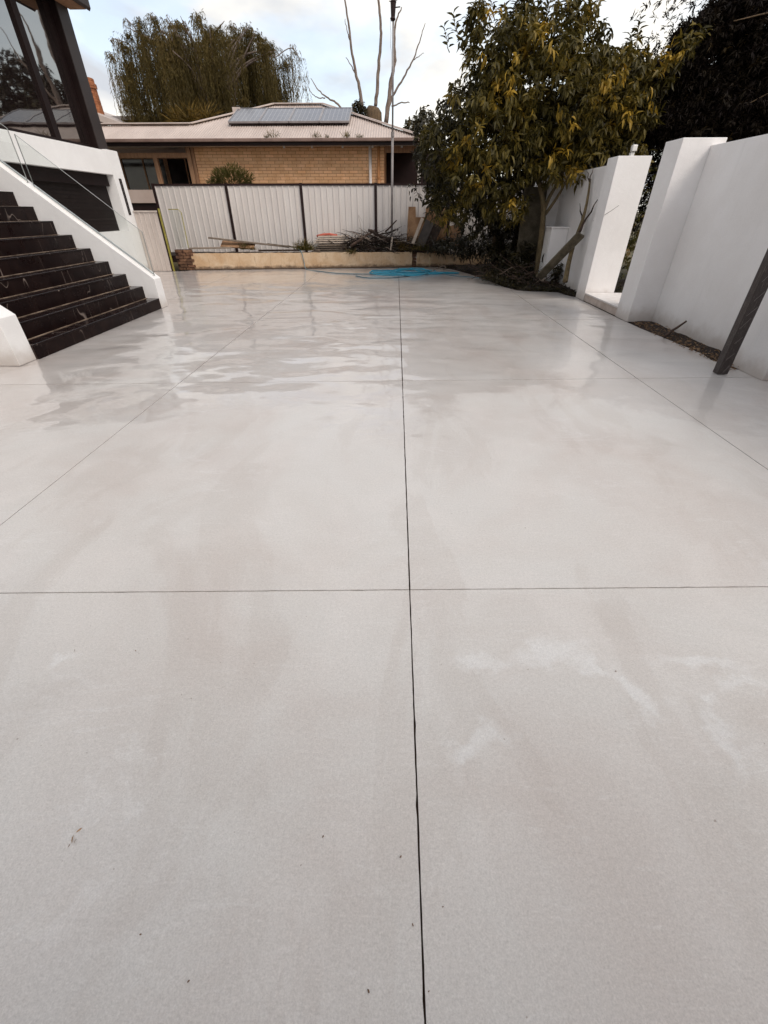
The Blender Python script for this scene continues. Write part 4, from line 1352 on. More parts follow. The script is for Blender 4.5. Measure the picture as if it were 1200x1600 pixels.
tag(link('dead_leaves', leaves_mesh('dead_leaves', pts, nrs.normal(size=(N, 3)) + [0, -.3, 0], nrs.uniform(.06, .14, N), nrs.uniform(.012, .03, N), nrs.rand(N) ** 3, quads=False), MAT['darkleaf'], hp), kind='stuff')

# dead leaves strewn over the bed
N = 3200
uu, vv = nrs.rand(N) ** 1.5 * .8, nrs.rand(N)
pts = []
for a, b in zip(uu, vv):
    x, y = bed_xy(a, b)
    pts.append((x, y, 0.035 + 0.05 * min(1, a * 2) + 0.03 * nrs.rand()))
lt0 = link('bed_litter', leaves_mesh('bed_litter', np.array(pts), nrs.normal(size=(N, 3)) * [1, 1, .4], nrs.uniform(.04, .12, N), nrs.uniform(.01, .035, N), nrs.rand(N) ** 2, quads=False), MAT['darkleaf'])
tag(lt0, 'dark dead leaves strewn over the garden bed under the trees', 'leaf litter', kind='stuff')

# leaning sleeper, leaning sheets and bare branch by the far wall
plank('leaning_sleeper', at_x(842, 434, 3.5), at_x(908, 366, 4.0), 0.19, 0.05, 'mossy', 'mossy sleeper leaning against the white wall beside the utility box', 'sleeper', (0.3, -1, 0.4))
plank('leaning_sheet', P(822, 408, 13.4), P(838, 292, 13.6), 0.62, 0.05, 'mossy', 'tall mossy grey sheet standing behind the tree trunks', 'sheet', (0.25, -1, 0))
plank('white_offcut', P(846, 440, 12.2), P(851, 424, 12.25), 0.10, 0.03, 'palewood', 'small white offcut standing in the bed at the tree foot', 'offcut', (0, -1, 0))
bb = empty('bare_branch', tuple(at_x(884, 436, 3.86)))
tag(bb, 'bare brown branch leaning on the white wall above the mossy sleeper', 'branch')
MB().tube(smooth_path([at_x(883, 440, 3.85), at_x(890, 405, 3.95), at_x(899, 374, 4.02), at_x(912, 338, 4.10), at_x(919, 305, 4.14), at_x(922, 280, 4.15)], 5), [0.06 - 0.042 * i / 25 for i in range(26)], 8).build('stem', MAT['mossbark'], bb, smooth=True)
MB().tube(wiggle(at_x(902, 368, 4.03), at_x(934, 312, 4.16), 6, 0.015, 3), [.03, .028, .024, .02, .016, .012, .008], 6).build('limb', MAT['darkstick'], bb, smooth=True)
MB().tube(wiggle(at_x(909, 345, 4.08), at_x(906, 318, 4.1), 4, 0.015, 5), [.018, .016, .013, .010, .006], 6).build('limb', MAT['darkstick'], bb, smooth=True)
MB().tube(wiggle(at_x(921, 286, 4.15), at_x(917, 268, 4.15), 4, 0.02, 6), [.014, .012, .010, .008, .005], 6).build('twig', MAT['darkstick'], bb, smooth=True)
MB().tube(wiggle(at_x(922, 284, 4.15), at_x(927, 262, 4.15), 4, 0.02, 7), [.014, .012, .010, .008, .005], 6).build('twig', MAT['darkstick'], bb, smooth=True)
stick('thin_twig', [P(927, 345, 11.0), P(938, 339, 10.6), P(943, 337, 10.3), P(954, 330, 10.0), P(967, 321, 9.8)], 0.006, 0.003, 'darkstick', 'thin crooked twig sticking out across the far gate pillar', 'twig')
lpb = [P(848, 410, 12.7), P(848, 402, 12.7), P(853, 394, 12.7), P(860, 393, 12.7), P(867, 397, 12.7), P(872, 406, 12.7), P(881, 428, 12.6)]
tag(MB().tube(smooth_path(lpb), 0.016, 6).build('black_pipe_loop', MAT['darkpost'], smooth=True), 'black pipe arching out of the bed before the utility box', 'pipe')

# litter and stick at the foot of the long right wall
stick('dead_branch', wiggle(at_z(1037, 527, .02), at_x(1072, 502, 4.4), 5, 0.008, 12), 0.022, 0.014, 'darkstick', 'short dark stick leaning on the long white wall at right', group='loose branches')
N = 520
yy = nrs.uniform(5.3, 8.0, N)
pts = np.stack([4.12 + nrs.rand(N) ** 1.3 * 0.34, yy, 0.01 + 0.03 * nrs.rand(N)], 1)
lt = link('leaf_litter', leaves_mesh('leaf_litter', pts, nrs.normal(size=(N, 3)) * [1, 1, .25], nrs.uniform(.03, .075, N), nrs.uniform(.006, .018, N), nrs.rand(N), quads=False), MAT['dryleaf'])
tag(lt, 'dry leaf litter and twigs along the foot of the long white wall', 'leaf litter', kind='stuff')

# =========================================================================== TREES
def limb(mb, pts, r0, r1, n=8, seed=0, amp=0.03):
    path = smooth_path(pts, 5)
    k = len(path)
    mb.tube(path, [r0 + (r1 - r0) * i / (k - 1) for i in range(k)], n)
    return path

def px_blob(px, py, rx, ry, Y, ryd):
    c = P(px, py, Y)
    w = abs(P(px + rx, py, Y).x - c.x)
    h = abs(P(px, py - ry, Y).z - P(px, py + ry, Y).z) / 2
    return (tuple(c), (w, ryd, h))

def leaf_rosettes(blobs, n, per, llen, lwid, tfun, up_bias=0.15, droop=0.35, shell=0.55):
    C0, Nn = blob_points(blobs, n, shell)
    axis = norm(Nn * 0.8 + nrs.normal(size=(n, 3)) * 0.45 + [0, 0, up_bias])
    Ps, Ds, Ts = [], [], []
    ct = tfun(C0, Nn)
    for k in range(per):
        s = nrs.uniform(-0.5, 0.35, size=(n, 1)) * llen * 1.1
        side = norm(np.cross(axis, nrs.normal(size=(n, 3))))
        d = norm(axis * nrs.uniform(0.05, 0.7, size=(n, 1)) + side * 0.9 + np.array([0, 0, -droop]))
        Ps.append(C0 + axis * s + nrs.normal(size=(n, 3)) * llen * 0.08)
        Ds.append(d)
        Ts.append(ct + nrs.normal(size=n) * 0.10)
    Pn, Dn, Tn = np.concatenate(Ps), np.concatenate(Ds), np.concatenate(Ts)
    M_ = len(Pn)
    return Pn, Dn, llen * nrs.uniform(.7, 1.25, M_), lwid * nrs.uniform(.7, 1.2, M_), Tn

# ---- the olive broad-leaved tree in front of the right wall
TY = 13.0
ct = empty('broad_leaf_tree', tuple(P(838, 432, TY)))
tag(ct, 'olive and yellow broad-leaved tree standing in the bed beside the white wall', 'tree')
tk = MB()
base = P(838, 434, TY)
limb(tk, [base, P(842, 400, TY), P(847, 360, TY), P(850, 322, TY)], 0.085, 0.062)
limb(tk, [P(849, 330, TY), P(846, 300, TY), P(835, 260, TY), P(822, 200, TY), P(815, 140, TY)], 0.065, 0.03)
limb(tk, [P(850, 328, TY), P(860, 305, TY), P(872, 284, TY), P(895, 230, TY), P(905, 150, TY)], 0.05, 0.02)
limb(tk, [P(852, 335, TY), P(868, 312, TY - .1), P(880, 292, TY - .15), P(893, 266, TY - .2), P(930, 200, TY - .3)], 0.042, 0.015)
limb(tk, [P(836, 262, TY), P(800, 220, TY - .3), P(760, 190, TY - .4)], 0.035, 0.012)
limb(tk, [P(822, 200, TY), P(870, 120, TY + .2), P(880, 50, TY + .2)], 0.03, 0.01)
tk.build('trunk', MAT['mossbark'], ct, smooth=True)
blobs = [px_blob(*b) for b in (
    (830, 130, 115, 95, TY, 1.3), (770, 200, 90, 80, TY - .2, 1.2), (920, 175, 90, 78, TY - .1, 1.1), (860, 55, 85, 48, TY + .1, 1.0),
    (780, 75, 62, 60, TY, .9), (700, 235, 48, 55, TY + .1, .8), (985, 195, 34, 55, TY - .3, .7), (960, 110, 52, 45, TY - .2, .8), (760, 270, 70, 45, TY - .3, .9),
    (850, 240, 80, 38, TY - .3, .9), (930, 240, 55, 30, TY - .4, .7), (700, 320, 40, 32, TY + .1, .6), (790, 325, 42, 25, TY - .2, .6), (1020, 125, 34, 30, TY - .5, .4), (1060, 80, 26, 26, TY - .5, .35), (1085, 55, 14, 14, TY - .6, .25), (880, 265, 70, 26, TY - .4, .6), (985, 240, 25, 26, TY - .5, .4), (870, 150, 130, 100, TY - .3, 1.3),
    (745, 30, 22, 30, TY, .35), (815, 8, 18, 30, TY, .3), (905, 20, 22, 30, TY, .3))]
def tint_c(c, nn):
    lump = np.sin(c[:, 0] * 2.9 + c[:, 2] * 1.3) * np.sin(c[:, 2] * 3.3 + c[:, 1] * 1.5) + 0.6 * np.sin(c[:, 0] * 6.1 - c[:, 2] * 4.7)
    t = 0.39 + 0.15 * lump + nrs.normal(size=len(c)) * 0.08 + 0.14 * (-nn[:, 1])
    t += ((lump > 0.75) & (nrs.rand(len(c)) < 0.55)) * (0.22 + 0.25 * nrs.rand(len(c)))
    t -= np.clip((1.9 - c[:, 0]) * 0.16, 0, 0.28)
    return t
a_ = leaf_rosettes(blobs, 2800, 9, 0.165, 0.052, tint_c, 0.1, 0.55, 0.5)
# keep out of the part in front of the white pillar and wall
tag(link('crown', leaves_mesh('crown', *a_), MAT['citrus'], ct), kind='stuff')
# upright shoots along the top with paired leaves
for k, (px, py, h) in enumerate(((694, 42, .5), (708, 22, .55), (722, 60, .45), (742, 5, .6), (765, -8, .6), (790, 10, .5), (812, -12, .6), (838, 14, .45), (858, 0, .5), (880, 22, .4), (900, -5, .55), (925, 10, .5), (942, 35, .5), (1000, 32, .45), (986, 52, .4))):
    a = P(px + (8 if px < 800 else -6), py + 40, TY + rnd.uniform(-.3, .3))
    b = P(px, py, a.y)
    sh_o = MB().tube(wiggle(a, b, 4, 0.015, k + 70), [0.010, .008, .007, .005, .003], 5).build('shoot', MAT['mossbark'], ct, smooth=True)
    n_ = 11
    ts = np.linspace(0.2, 1.0, n_)
    pp = np.array([tuple(a.lerp(b, t)) for t in ts])
    dd = norm(np.stack([np.cos(np.arange(n_) * 2.4), np.sin(np.arange(n_) * 2.4) * .7, np.full(n_, .55)], 1))
    link('shoot_leaves', leaves_mesh('shoot_leaves', pp, dd, nrs.uniform(.13, .20, n_), nrs.uniform(.05, .07, n_), nrs.uniform(.15, .5, n_)), MAT['citrus'], sh_o)
# the largest, nearest leaves as single leaves
lm = leaves_mesh('leaf', np.zeros((1, 3)), np.array([[0, -0.35, -0.94]]), np.array([0.19]), np.array([0.056]), np.array([0.55]))
lm2 = leaves_mesh('leaf', np.zeros((1, 3)), np.array([[0.3, -0.4, -0.8]]), np.array([0.19]), np.array([0.056]), np.array([0.9]))
lm.materials.append(MAT['citrus'])
lm2.materials.append(MAT['citrus'])
Cp, Cn = blob_points(blobs[:13], 1400, 0.96)
sel = [i for i in range(len(Cp)) if Cn[i][1] < -0.45][:46]
cloc = Vector(ct.location)
for i in sel:
    yel = rnd.random() < 0.25
    for k in range(6):
        o = bpy.data.objects.new('leaf', lm2 if yel else lm)
        C.objects.link(o)
        o.parent = ct
        o.location = Vector(Cp[i]) + Vector((rnd.uniform(-.09, .09), rnd.uniform(-.16, -.04), rnd.uniform(-.07, .07))) - cloc
        o.rotation_euler = (rnd.uniform(-.5, .7), rnd.uniform(-.5, .5), rnd.uniform(0, 6.28))
        o.scale = (rnd.uniform(.8, 1.1),) * 3

# ---- darker tree behind it, on the left side of the bed
dt = empty('dark_leaf_tree', tuple(P(770, 415, 15.0)))
tag(dt, 'dark dense leafy tree overhanging the back fence, left of the olive tree', 'tree')
tk = MB()
limb(tk, [P(800, 415, 14.4), P(808, 370, 14.4), P(822, 320, 14.3), P(832, 270, 14.2)], 0.13, 0.09)
limb(tk, [P(772, 412, 14.8), P(776, 360, 14.8), P(790, 310, 14.8), P(800, 250, 14.8)], 0.10, 0.06)
limb(tk, [P(788, 400, 14.5), P(760, 340, 14.6), P(735, 280, 14.8), P(715, 220, 15)], 0.07, 0.03)
limb(tk, [P(822, 410, 13.9), P(815, 380, 13.9), P(826, 330, 13.9)], 0.06, 0.04)
tk.build('trunk', MAT['bark'], dt, smooth=True)
db = [px_blob(*b) for b in ((690, 240, 42, 62, 15.0, 1.0), (720, 180, 42, 50, 15.2, 1.0), (735, 290, 60, 50, 14.8, 1.0), (790, 260, 60, 70, 14.9, 1.1), (700, 300, 38, 36, 15.0, .8), (662, 205, 18, 42, 15.2, .5), (800, 180, 70, 60, 15, 1.0), (850, 230, 60, 50, 15, .9), (745, 345, 40, 30, 14.5, .6))]
a_ = leaf_rosettes(db, 1150, 8, 0.15, 0.06, lambda c, nn: 0.35 + nrs.normal(size=len(c)) * 0.22, 0.1, 0.3, 0.45)
tag(link('crown', leaves_mesh('crown', *a_), MAT['darkleaf'], dt), kind='stuff')
# a hanging sprig before the fence
sg = MB().tube(wiggle(P(645, 285, 14.6), P(660, 318, 14.6), 4, 0.02, 5), 0.008, 5).build('sprig', MAT['bark'], dt)
n_ = 26
ts = nrs.rand(n_)
pp = np.array([tuple(P(640 + 24 * t + nrs.normal() * 3, 288 + 30 * t + nrs.normal() * 3, 14.6)) for t in ts])
link('sprig_leaves', leaves_mesh('sprig_leaves', pp, nrs.normal(size=(n_, 3)) + [0, 0, -.4], nrs.uniform(.08, .15, n_), nrs.uniform(.04, .06, n_), nrs.rand(n_) * .5), MAT['darkleaf'], sg)
# low dark shrubs under it
us = empty('understory_shrub', tuple(P(730, 400, 15.8)))
tag(us, 'low dark shrub growing under the dark tree at the end of the garden wall', 'shrub')
ub_ = [px_blob(*b) for b in ((735, 385, 50, 22, 15.6, .6), (790, 395, 40, 25, 14.2, .6), (690, 385, 25, 12, 16.6, .4), (812, 400, 26, 24, 13.4, .4), (790, 360, 30, 30, 14.4, .5), (868, 425, 22, 12, 12.4, .25))]
a_ = leaf_rosettes(ub_, 620, 8, 0.16, 0.035, lambda c, nn: 0.25 + nrs.normal(size=len(c)) * 0.2, 0.5, 0.0, 0.2)
tag(link('foliage', leaves_mesh('foliage', *a_), MAT['darkleaf'], us), kind='stuff')
MB().tube(wiggle(P(735, 412, 15.6), P(735, 385, 15.6), 4, .03, 2), 0.02, 6).build('stem', MAT['bark'], us)

# ---- large dark evergreen beyond the right wall
de = empty('dark_evergreen', (9.5, 13.5, 0))
tag(de, 'huge dark evergreen tree towering over the right boundary wall', 'tree')
EY = 13.5
tk = MB()
limb(tk, [(9.8, EY + .3, -0.1), (9.7, EY + .3, 2.5), (9.9, EY + .2, 6), (10.2, EY, 10)], 0.35, 0.1)
for k in range(26):
    a = Vector((9.8, EY + .2, rnd.uniform(1.5, 6)))
    b = a + Vector((rnd.uniform(-3.6, 0.5), rnd.uniform(-2.4, .5), rnd.uniform(-.6, 1.4)))
    limb(tk, [a, a.lerp(b, .5) + Vector((0, 0, .25)), b], 0.035, 0.006, 6)
tk.build('trunk', MAT['bark'], de, smooth=True)
eb = [((10.3, EY, 4.6), (3.6, 2.2, 2.6)), ((9.0, EY, 3.2), (2.9, 2.0, 2.0)), ((11.0, EY, 7.2), (3.5, 2.2, 2.6)), ((7.4, EY + .2, 3.2), (1.7, 1.3, 1.3)), ((8.0, EY, 2.0), (2.4, 1.6, 1.3)), ((12.5, EY - 1, 3), (2.5, 2.5, 3)), ((12, 11, 5), (2.2, 2, 3)), ((10, EY + 1, 6.5), (3, 1.2, 2.5)), ((10, EY + 2.5, 4), (4.5, 1.5, 4.5)), ((7.5, EY + 2.5, 2.6), (2.5, 1.2, 2.3))]
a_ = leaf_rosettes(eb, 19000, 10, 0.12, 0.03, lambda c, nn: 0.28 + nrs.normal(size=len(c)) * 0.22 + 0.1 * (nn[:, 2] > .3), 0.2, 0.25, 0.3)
a2 = leaf_rosettes([px_blob(*b) for b in ((1095, 62, 42, 42, EY, .7), (1150, 20, 50, 42, EY, .8), (1062, 122, 46, 46, EY, .7), (1180, 90, 60, 70, EY, .9), (1035, 185, 45, 45, EY, .7), (1110, 175, 70, 55, EY, .9), (1180, 180, 50, 50, EY, .8), (1020, 130, 26, 40, EY, .5))], 9000, 9, 0.12, 0.034, lambda c, nn: 0.25 + nrs.normal(size=len(c)) * 0.22, 0.1, 0.25, 0.2)
a_ = tuple(np.concatenate([u_, v_]) for u_, v_ in zip(a_, a2))
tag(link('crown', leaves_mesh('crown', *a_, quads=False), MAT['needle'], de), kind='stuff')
# hedge seen through the gate gap
hg = empty('garden_hedge', (6.6, 10.6, 0))
tag(hg, 'green hedge glimpsed through the narrow gate gap', 'hedge')
hbk = [((6.6, 11.5, 1.0), (1.6, 1.0, 1.1)), ((7.6, 10.0, 1.2), (1.2, 1.4, 1.3)), ((6.2, 12.6, 1.3), (1.3, .9, 1.3))]
a_ = leaf_rosettes(hbk, 650, 9, 0.10, 0.045, lambda c, nn: 0.55 + nrs.normal(size=len(c)) * 0.2, 0.2, 0.2, 0.5)
tag(link('foliage', leaves_mesh('foliage', *a_, quads=False), MAT['grass'], hg), kind='stuff')
MB().tube([(6.6, 11.5, -.1), (6.6, 11.5, 1.2)], 0.05, 6).build('stem', MAT['bark'], hg)

# ---- tall tree far behind, mirrored in the upper windows
ft = empty('tall_far_tree', (21, 60, -0.12))
tag(ft, 'tall dark tree far beyond the olive tree, mirrored in the upper windows', 'tree')
tk = MB()
limb(tk, [(21, 60, -.1), (21.2, 60, 5), (21, 60, 10)], .5, .2)
tk.build('trunk', MAT['bark'], ft, smooth=True)
fb = [((21, 60, 8), (5.5, 4, 4.5)), ((18, 60, 6), (4, 3, 4)), ((24, 60, 7), (4, 3, 4)), ((22, 60, 12), (3, 3, 2.5)), ((19, 60, 10.5), (2.6, 2.5, 2.2))]
a_ = leaf_rosettes(fb, 2200, 8, 0.55, 0.24, lambda c, nn: .3 + nrs.normal(size=len(c)) * .2)
tag(link('crown', leaves_mesh('crown', *a_, quads=False), MAT['darkleaf'], ft), kind='stuff')
# ---- weeping tree behind the house
wt = empty('weeping_tree', (-9.7, 30, -0.12))
tag(wt, 'broad weeping tree with hanging strands behind the brick house roof', 'tree')
tk = MB()
limb(tk, [(-9.7, 30, -.1), (-9.8, 30, 3), (-9.6, 30, 6)], 0.4, 0.25)
tips = []
for k in range(30):
    a = Vector((-9.7 + rnd.uniform(-.4, .4), 30 + rnd.uniform(-.3, .3), rnd.uniform(4.0, 6.2)))
    ang = rnd.uniform(0, 2 * math.pi)
    R_ = rnd.uniform(1.2, 4.1)
    b = Vector((-9.7 + R_ * math.cos(ang), 30 + R_ * 0.7 * math.sin(ang), 8.85 - 0.0035 * R_ ** 4 + rnd.uniform(-.5, .3)))
    limb(tk, [a, a.lerp(b, .5) + Vector((0, 0, .8)), b], 0.10, 0.012, 6)
    tips.append(b)
tk.build('trunk', MAT['deadbark'], wt, smooth=True)
Ps, Ds, Ts = [], [], []
def strand(p, length, tt, lean):
    n_ = int(length / 0.06)
    t = np.arange(n_) / max(1, n_)
    y = np.zeros((n_, 3))
    y[:, 0] = p[0] + lean[0] * np.sqrt(t) * 0.35 + np.cumsum(nrs.normal(size=n_)) * 0.008
    y[:, 1] = p[1] + lean[1] * np.sqrt(t) * 0.35
    y[:, 2] = p[2] - t * length + 0.18 * np.sin(np.minimum(t * 6, np.pi))
    Ps.append(y)
    Ds.append(nrs.normal(size=(n_, 3)) * 0.45 + [0, 0, -1.0])
    Ts.append(tt + nrs.normal(size=n_) * 0.12)
def arch(apex, ang, reach, length, tt):
    n_ = int(length / 0.055)
    t = np.arange(n_) / max(1, n_)
    out = reach * (1 - np.exp(-4.5 * t)) + np.cumsum(nrs.normal(size=n_)) * 0.006
    q_ = np.zeros((n_, 3))
    q_[:, 0] = apex[0] + out * math.cos(ang)
    q_[:, 1] = apex[1] + out * math.sin(ang)
    q_[:, 2] = apex[2] + 0.22 * np.sin(np.minimum(t * 9, np.pi)) - length * t ** 1.15
    Ps.append(q_)
    Ds.append(nrs.normal(size=(n_, 3)) * 0.4 + np.array([0, 0, -1.0]) + np.array([math.cos(ang), math.sin(ang), 0.6]) * np.exp(-7 * t)[:, None])
    Ts.append(tt + nrs.normal(size=n_) * 0.10 + 0.18 * np.exp(-5 * t))
for k in range(200):
    ang0 = rnd.uniform(0, 2 * math.pi)
    R_ = 4.4 * math.sqrt(rnd.random())
    x, y = -9.7 + R_ * math.cos(ang0), 30 + 0.72 * R_ * math.sin(ang0)
    za = 8.8 - 0.0030 * R_ ** 4 + 0.3 * math.sin(x * 2.4) * math.cos(y * 1.7) - (rnd.uniform(0, 3.4) if k % 5 > 1 else rnd.uniform(0, .5))
    tc_ = rnd.uniform(.22, .6)
    sc = rnd.uniform(.35, .8)
    for j in range(26):
        arch((x + rnd.gauss(0, .1), y + rnd.gauss(0, .1), za + rnd.gauss(0, .1)), rnd.uniform(0, 2 * math.pi), sc * rnd.uniform(.15, 1.0), rnd.uniform(1.1, 3.0), tc_)
# outlying left bough
for (px, py, L_) in ((174, 62, 1.0), (180, 60, 1.6), (186, 66, 2.0), (196, 30, 1.0), (202, 35, 1.2), (192, 72, 2.6), (208, 78, 3.0), (200, 75, 2.8), (462, 78, 1.6), (455, 70, 2.2), (468, 92, .9), (472, 120, 1.2), (476, 138, .7)):
    for j in range(7):
        b = P(px + rnd.uniform(-4, 4), py + rnd.uniform(-3, 3), 29.7)
        strand(b, L_ * rnd.uniform(.5, 1.1), .75, (rnd.uniform(-1, 1), 0))
for (pa, pb, pc) in (((228, 110), (205, 72), (176, 60)), ((235, 95), (215, 50), (196, 28)), ((430, 90), (455, 75), (470, 95))):
    MB().tube(smooth_path([P(*pa, 29.7), P(*pb, 29.7), P(*pc, 29.7)], 5), 0.02, 5).build('bough', MAT['deadbark'], wt)
Pn, Dn, Tn = np.concatenate(Ps), np.concatenate(Ds), np.concatenate(Ts)
M_ = len(Pn)
tag(link('crown', leaves_mesh('crown', Pn, Dn, nrs.uniform(.09, .19, M_), nrs.uniform(.015, .028, M_), Tn, quads=False), MAT['willow'], wt), kind='stuff')

# yellow fronds below the weeping tree
def frond_plant(name, px, py, Y, n, L_, label, mat='frond', cat='plant', zmin=-0.12, w=0.05, spread=1.0, group=None):
    c = P(px, py, Y)
    o = empty(name, tuple(c))
    tag(o, label, cat, group)
    th = nrs.uniform(0, 2 * np.pi, n)
    el = nrs.uniform(.25, 1.45, n)
    D_ = np.stack([np.cos(th) * np.cos(el) * spread, np.sin(th) * np.cos(el) * spread, np.sin(el)], 1)
    l_ = L_ * nrs.uniform(.6, 1.1, n)
    P_ = np.tile(np.array(tuple(c)), (n, 1)) + nrs.normal(size=(n, 3)) * [.06, .06, .02]
    tag(link('blades', leaves_mesh('blades', P_, D_, l_, np.full(n, w), nrs.rand(n), curl=0.45), MAT[mat], o), kind='stuff')
    return o
for k, (px, py, L_) in enumerate(((278, 200, .8), (300, 200, 1.0), (325, 197, .95))):
    o = frond_plant('yellow_frond_plant', px, py, 25.5, 110, L_, ['left', 'middle', 'right'][k] + ' yellow frond plant at the foot of the weeping tree', w=.035, group='yellow frond plants behind the roof')
    MB().tube([(o.location.x, 25.5, -0.12), tuple(o.location)], 0.10, 7).build('stem', MAT['bark'], o)
# rounded bush between fence and brick wall
gb = empty('rounded_bush', tuple(P(362, 300, 18.6)))
tag(gb, 'rounded green spiky bush against the brick wall above the fence', 'bush')
bc = P(361, 284, 18.6)
bbl = [((bc.x, 18.6, bc.z - .12), (0.78, .5, .55)), ((bc.x, 18.6, bc.z - 0.8), (.7, .45, .6))]
Cb, Nb_ = blob_points(bbl, 9000, .45)
tag(link('foliage', leaves_mesh('foliage', Cb, Nb_ * .8 + nrs.normal(size=(9000, 3)) * .3 + [0, 0, .35], nrs.uniform(.08, .15, 9000), nrs.uniform(.012, .02, 9000), .30 + .3 * Nb_[:, 2] + nrs.normal(size=9000) * .15, quads=False), MAT['grass'], gb), kind='stuff')
MB().tube([(bc.x, 18.6, -.1), (bc.x, 18.6, bc.z - .3)], .06, 7).build('stem', MAT['bark'], gb)

# ---- pollarded dead tree behind the roof
dd_ = empty('bare_tree', (-1.1, 27.6, -0.12))
tag(dd_, 'pollarded bare tree with a few long leafless shoots behind the roof', 'tree')
BY = 27.6
tk = MB()
tp = P(583, 168, BY)
tk.tube([(tp.x, BY, -.12), (tp.x, BY, 3.0), P(583, 190, BY), P(583, 175, BY), P(584, 167, BY)], [.5, .46, .44, .42, .25], 12)
tk.build('trunk', MAT['bark'], dd_, smooth=True)
lb = MB()
def shoot(pxs, r0, r1, Y=BY, seed=1):
    path = smooth_path([P(a, b, Y) for a, b in pxs], 5)
    k = len(path)
    rr = random.Random(seed)
    path = [p + Vector((rr.uniform(-1, 1), 0, rr.uniform(-1, 1))) * 0.02 for p in path]
    MB().tube(path, [r0 + (r1 - r0) * i / (k - 1) for i in range(k)], 7).build('limb', MAT['deadbark'], dd_, smooth=True)
shoot([(566, 172), (562, 140), (557, 118), (549, 75), (544, 35), (535, -20)], .085, .03, seed=2)
shoot([(557, 118), (550, 105), (540, 89)], .035, .012, seed=3)
shoot([(548, 66), (543, 50), (539, 30)], .03, .01, seed=13)
shoot([(587, 165), (590, 130), (592, 95), (595, 60), (593, 20), (590, -25)], .085, .045, seed=4)
shoot([(603, 192), (608, 150), (612, 120), (617, 95), (616, 60), (620, 30), (627, 12)], .11, .02, seed=5)
shoot([(606, 175), (614, 150), (630, 122), (646, 92), (657, 60), (664, 36)], .06, .012, seed=6)
shoot([(646, 93), (655, 88), (662, 82)], .02, .008, seed=7)
shoot([(612, 167), (625, 161), (640, 160)], .035, .02, seed=8)
shoot([(540, 178), (525, 160), (510, 152), (495, 137), (486, 122)], .05, .012, Y=26.9, seed=9)
shoot([(508, 153), (495, 152), (485, 143), (481, 133)], .025, .008, Y=26.9, seed=10)
ds = empty('ivy_shrub', tuple(P(560, 185, 27)))
tag(ds, 'small dark shrub against the pollarded trunk behind the roof', 'shrub')
Cb = [px_blob(558, 172, 8, 14, 27, .3), px_blob(568, 170, 7, 10, 27.1, .3), px_blob(562, 188, 14, 10, 27, .4)]
a_ = leaf_rosettes(Cb, 130, 7, 0.13, 0.07, lambda c, nn: .3 + nrs.normal(size=len(c)) * .2)
tag(link('foliage', leaves_mesh('foliage', *a_), MAT['darkleaf'], ds), kind='stuff')
MB().tube([(ds.location.x, 27, -.12), tuple(ds.location)], .06, 6).build('stem', MAT['bark'], ds)
# ---- low olive tree at the far right end of the roof
lo_ = empty('fence_line_shrub', tuple(P(650, 215, 22)))
tag(lo_, 'brownish shrub top at the right end of the house roof', 'shrub')
Cb = [px_blob(645, 200, 14, 14, 23, .5), px_blob(665, 195, 20, 25, 23, .6)]
a_ = leaf_rosettes(Cb, 200, 7, 0.14, 0.05, lambda c, nn: .55 + nrs.normal(size=len(c)) * .2)
tag(link('foliage', leaves_mesh('foliage', *a_), MAT['darkleaf'], lo_), kind='stuff')
MB().tube([(lo_.location.x, 22.6, -.12), (lo_.location.x, 22.6, lo_.location.z + .2)], .06, 6).build('stem', MAT['bark'], lo_)

# weeds: in the gutter and on the raised bed
def tuft(px, py, Y, n, L_, label, group, name='grass_tuft', mat='grass', w=0.012, spread=.6, cat='grass tuft'):
    c = P(px, py, Y)
    th = nrs.uniform(0, 2 * np.pi, n)
    el = nrs.uniform(.5, 1.5, n)
    D_ = np.stack([np.cos(th) * np.cos(el) * spread, np.sin(th) * np.cos(el) * spread, np.sin(el)], 1)
    P_ = np.tile(np.array(tuple(c)), (n, 1)) + nrs.normal(size=(n, 3)) * [L_ * .35, L_ * .12, 0.0]
    o = link(name, leaves_mesh(name, P_, D_, L_ * nrs.uniform(.5, 1.1, n), np.full(n, w), nrs.rand(n), curl=.5), MAT[mat])
    return tag(o, label, cat, group)
tuft(476, 392, 16.55, 230, .36, 'dense green grass tuft hanging over the middle of the garden wall', 'weeds on the garden wall', w=.016, spread=1.0)
tuft(382, 390, 16.5, 110, .22, 'small weed clump under the long tilted plank', 'weeds on the garden wall', spread=1.0)
tuft(395, 391, 16.45, 50, .16, 'yellowish weed clump just right of the plank weeds', 'weeds on the garden wall', mat='frond', spread=1.0)
tuft(550, 397, 16.58, 90, .2, 'weeds spilling over the wall below the prunings', 'weeds on the garden wall', spread=1.2)
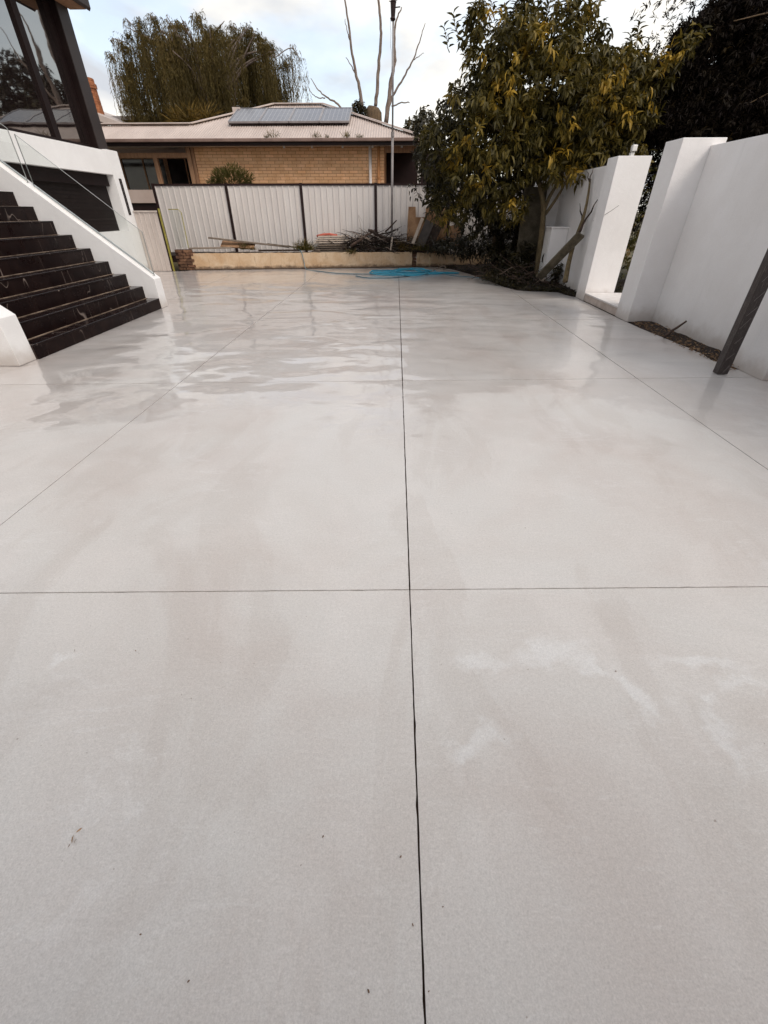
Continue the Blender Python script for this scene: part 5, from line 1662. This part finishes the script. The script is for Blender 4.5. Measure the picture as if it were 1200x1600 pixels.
tuft(657, 392, 16.75, 200, .32, 'weeds at the right end of the garden wall', 'weeds on the garden wall', spread=1.1)
tuft(628, 392, 16.8, 80, .35, 'tall dry grass right beside the mast foot', 'weeds on the garden wall', mat='frond', w=.008)
for k, (px, L_) in enumerate(((427, .28), (416, .12), (495, .22), (511, .12), (541, .24), (562, .16))):
    tuft(px, 216, 19.37, 30, L_, ['weed in the gutter below the second solar panel', 'leftmost tiny weed in the roof gutter', 'bushy weed in the gutter below the third solar panel',
         'tiny weed in the gutter left of the rightmost bushy weed', 'rightmost bushy weed in the roof gutter', 'small weed in the gutter left of the mast'][k], 'weeds in the gutter', 'gutter_weed', w=.014, cat='weed')

# =========================================================================== SMALL SCRAPS ON THE PATIO
dl = empty('dry_leaf', tuple(at_z(117, 1303)))
tag(dl, 'curled dry brown leaf scrap on the patio at lower left', 'leaf')
for (ax, ay, bx, by, w) in ((129, 1293, 118, 1301, .005), (116, 1304, 110, 1317, .006), (120, 1310, 114, 1318, .004), (110, 1318, 106, 1324, .002)):
    a, b = at_z(ax, ay, .005), at_z(bx, by, .008)
    d = np.array([tuple(b - a)])
    me = leaves_mesh('blade', np.array([tuple(a)]), d, np.array([(b - a).length]), np.array([w]), np.array([.5]))
    link('blade', me, MAT['dryleaf'], dl)
hm = MB().tube([(-.004, 0, .002), (-.002, 0, .003), (.002, 0, .003), (.005, 0.001, .002)], [.0006, .0022, .0022, .0006], 6).mesh('seed_husk', True)
hm.materials.append(MAT['husk'])
for k, (px, py) in enumerate(((212, 1017), (117, 1016), (220, 1460), (295, 1533), (505, 1307), (576, 1549), (626, 1339), (825, 1046), (942, 1047), (962, 1049), (645, 1445), (692, 1417), (670, 1549), (766, 716), (782, 713))):
    o = bpy.data.objects.new('seed_husk', hm)
    C.objects.link(o)
    o.location = at_z(px, py, 0.0005)
    o.rotation_euler = (0, 0, rnd.uniform(0, 6.28))
    s = rnd.uniform(.45, .95)
    o.scale = (s, s, s)
    tag(o, 'tiny dark seed husk lying on the pale concrete', 'seed husk', 'seed husks scattered on the patio')
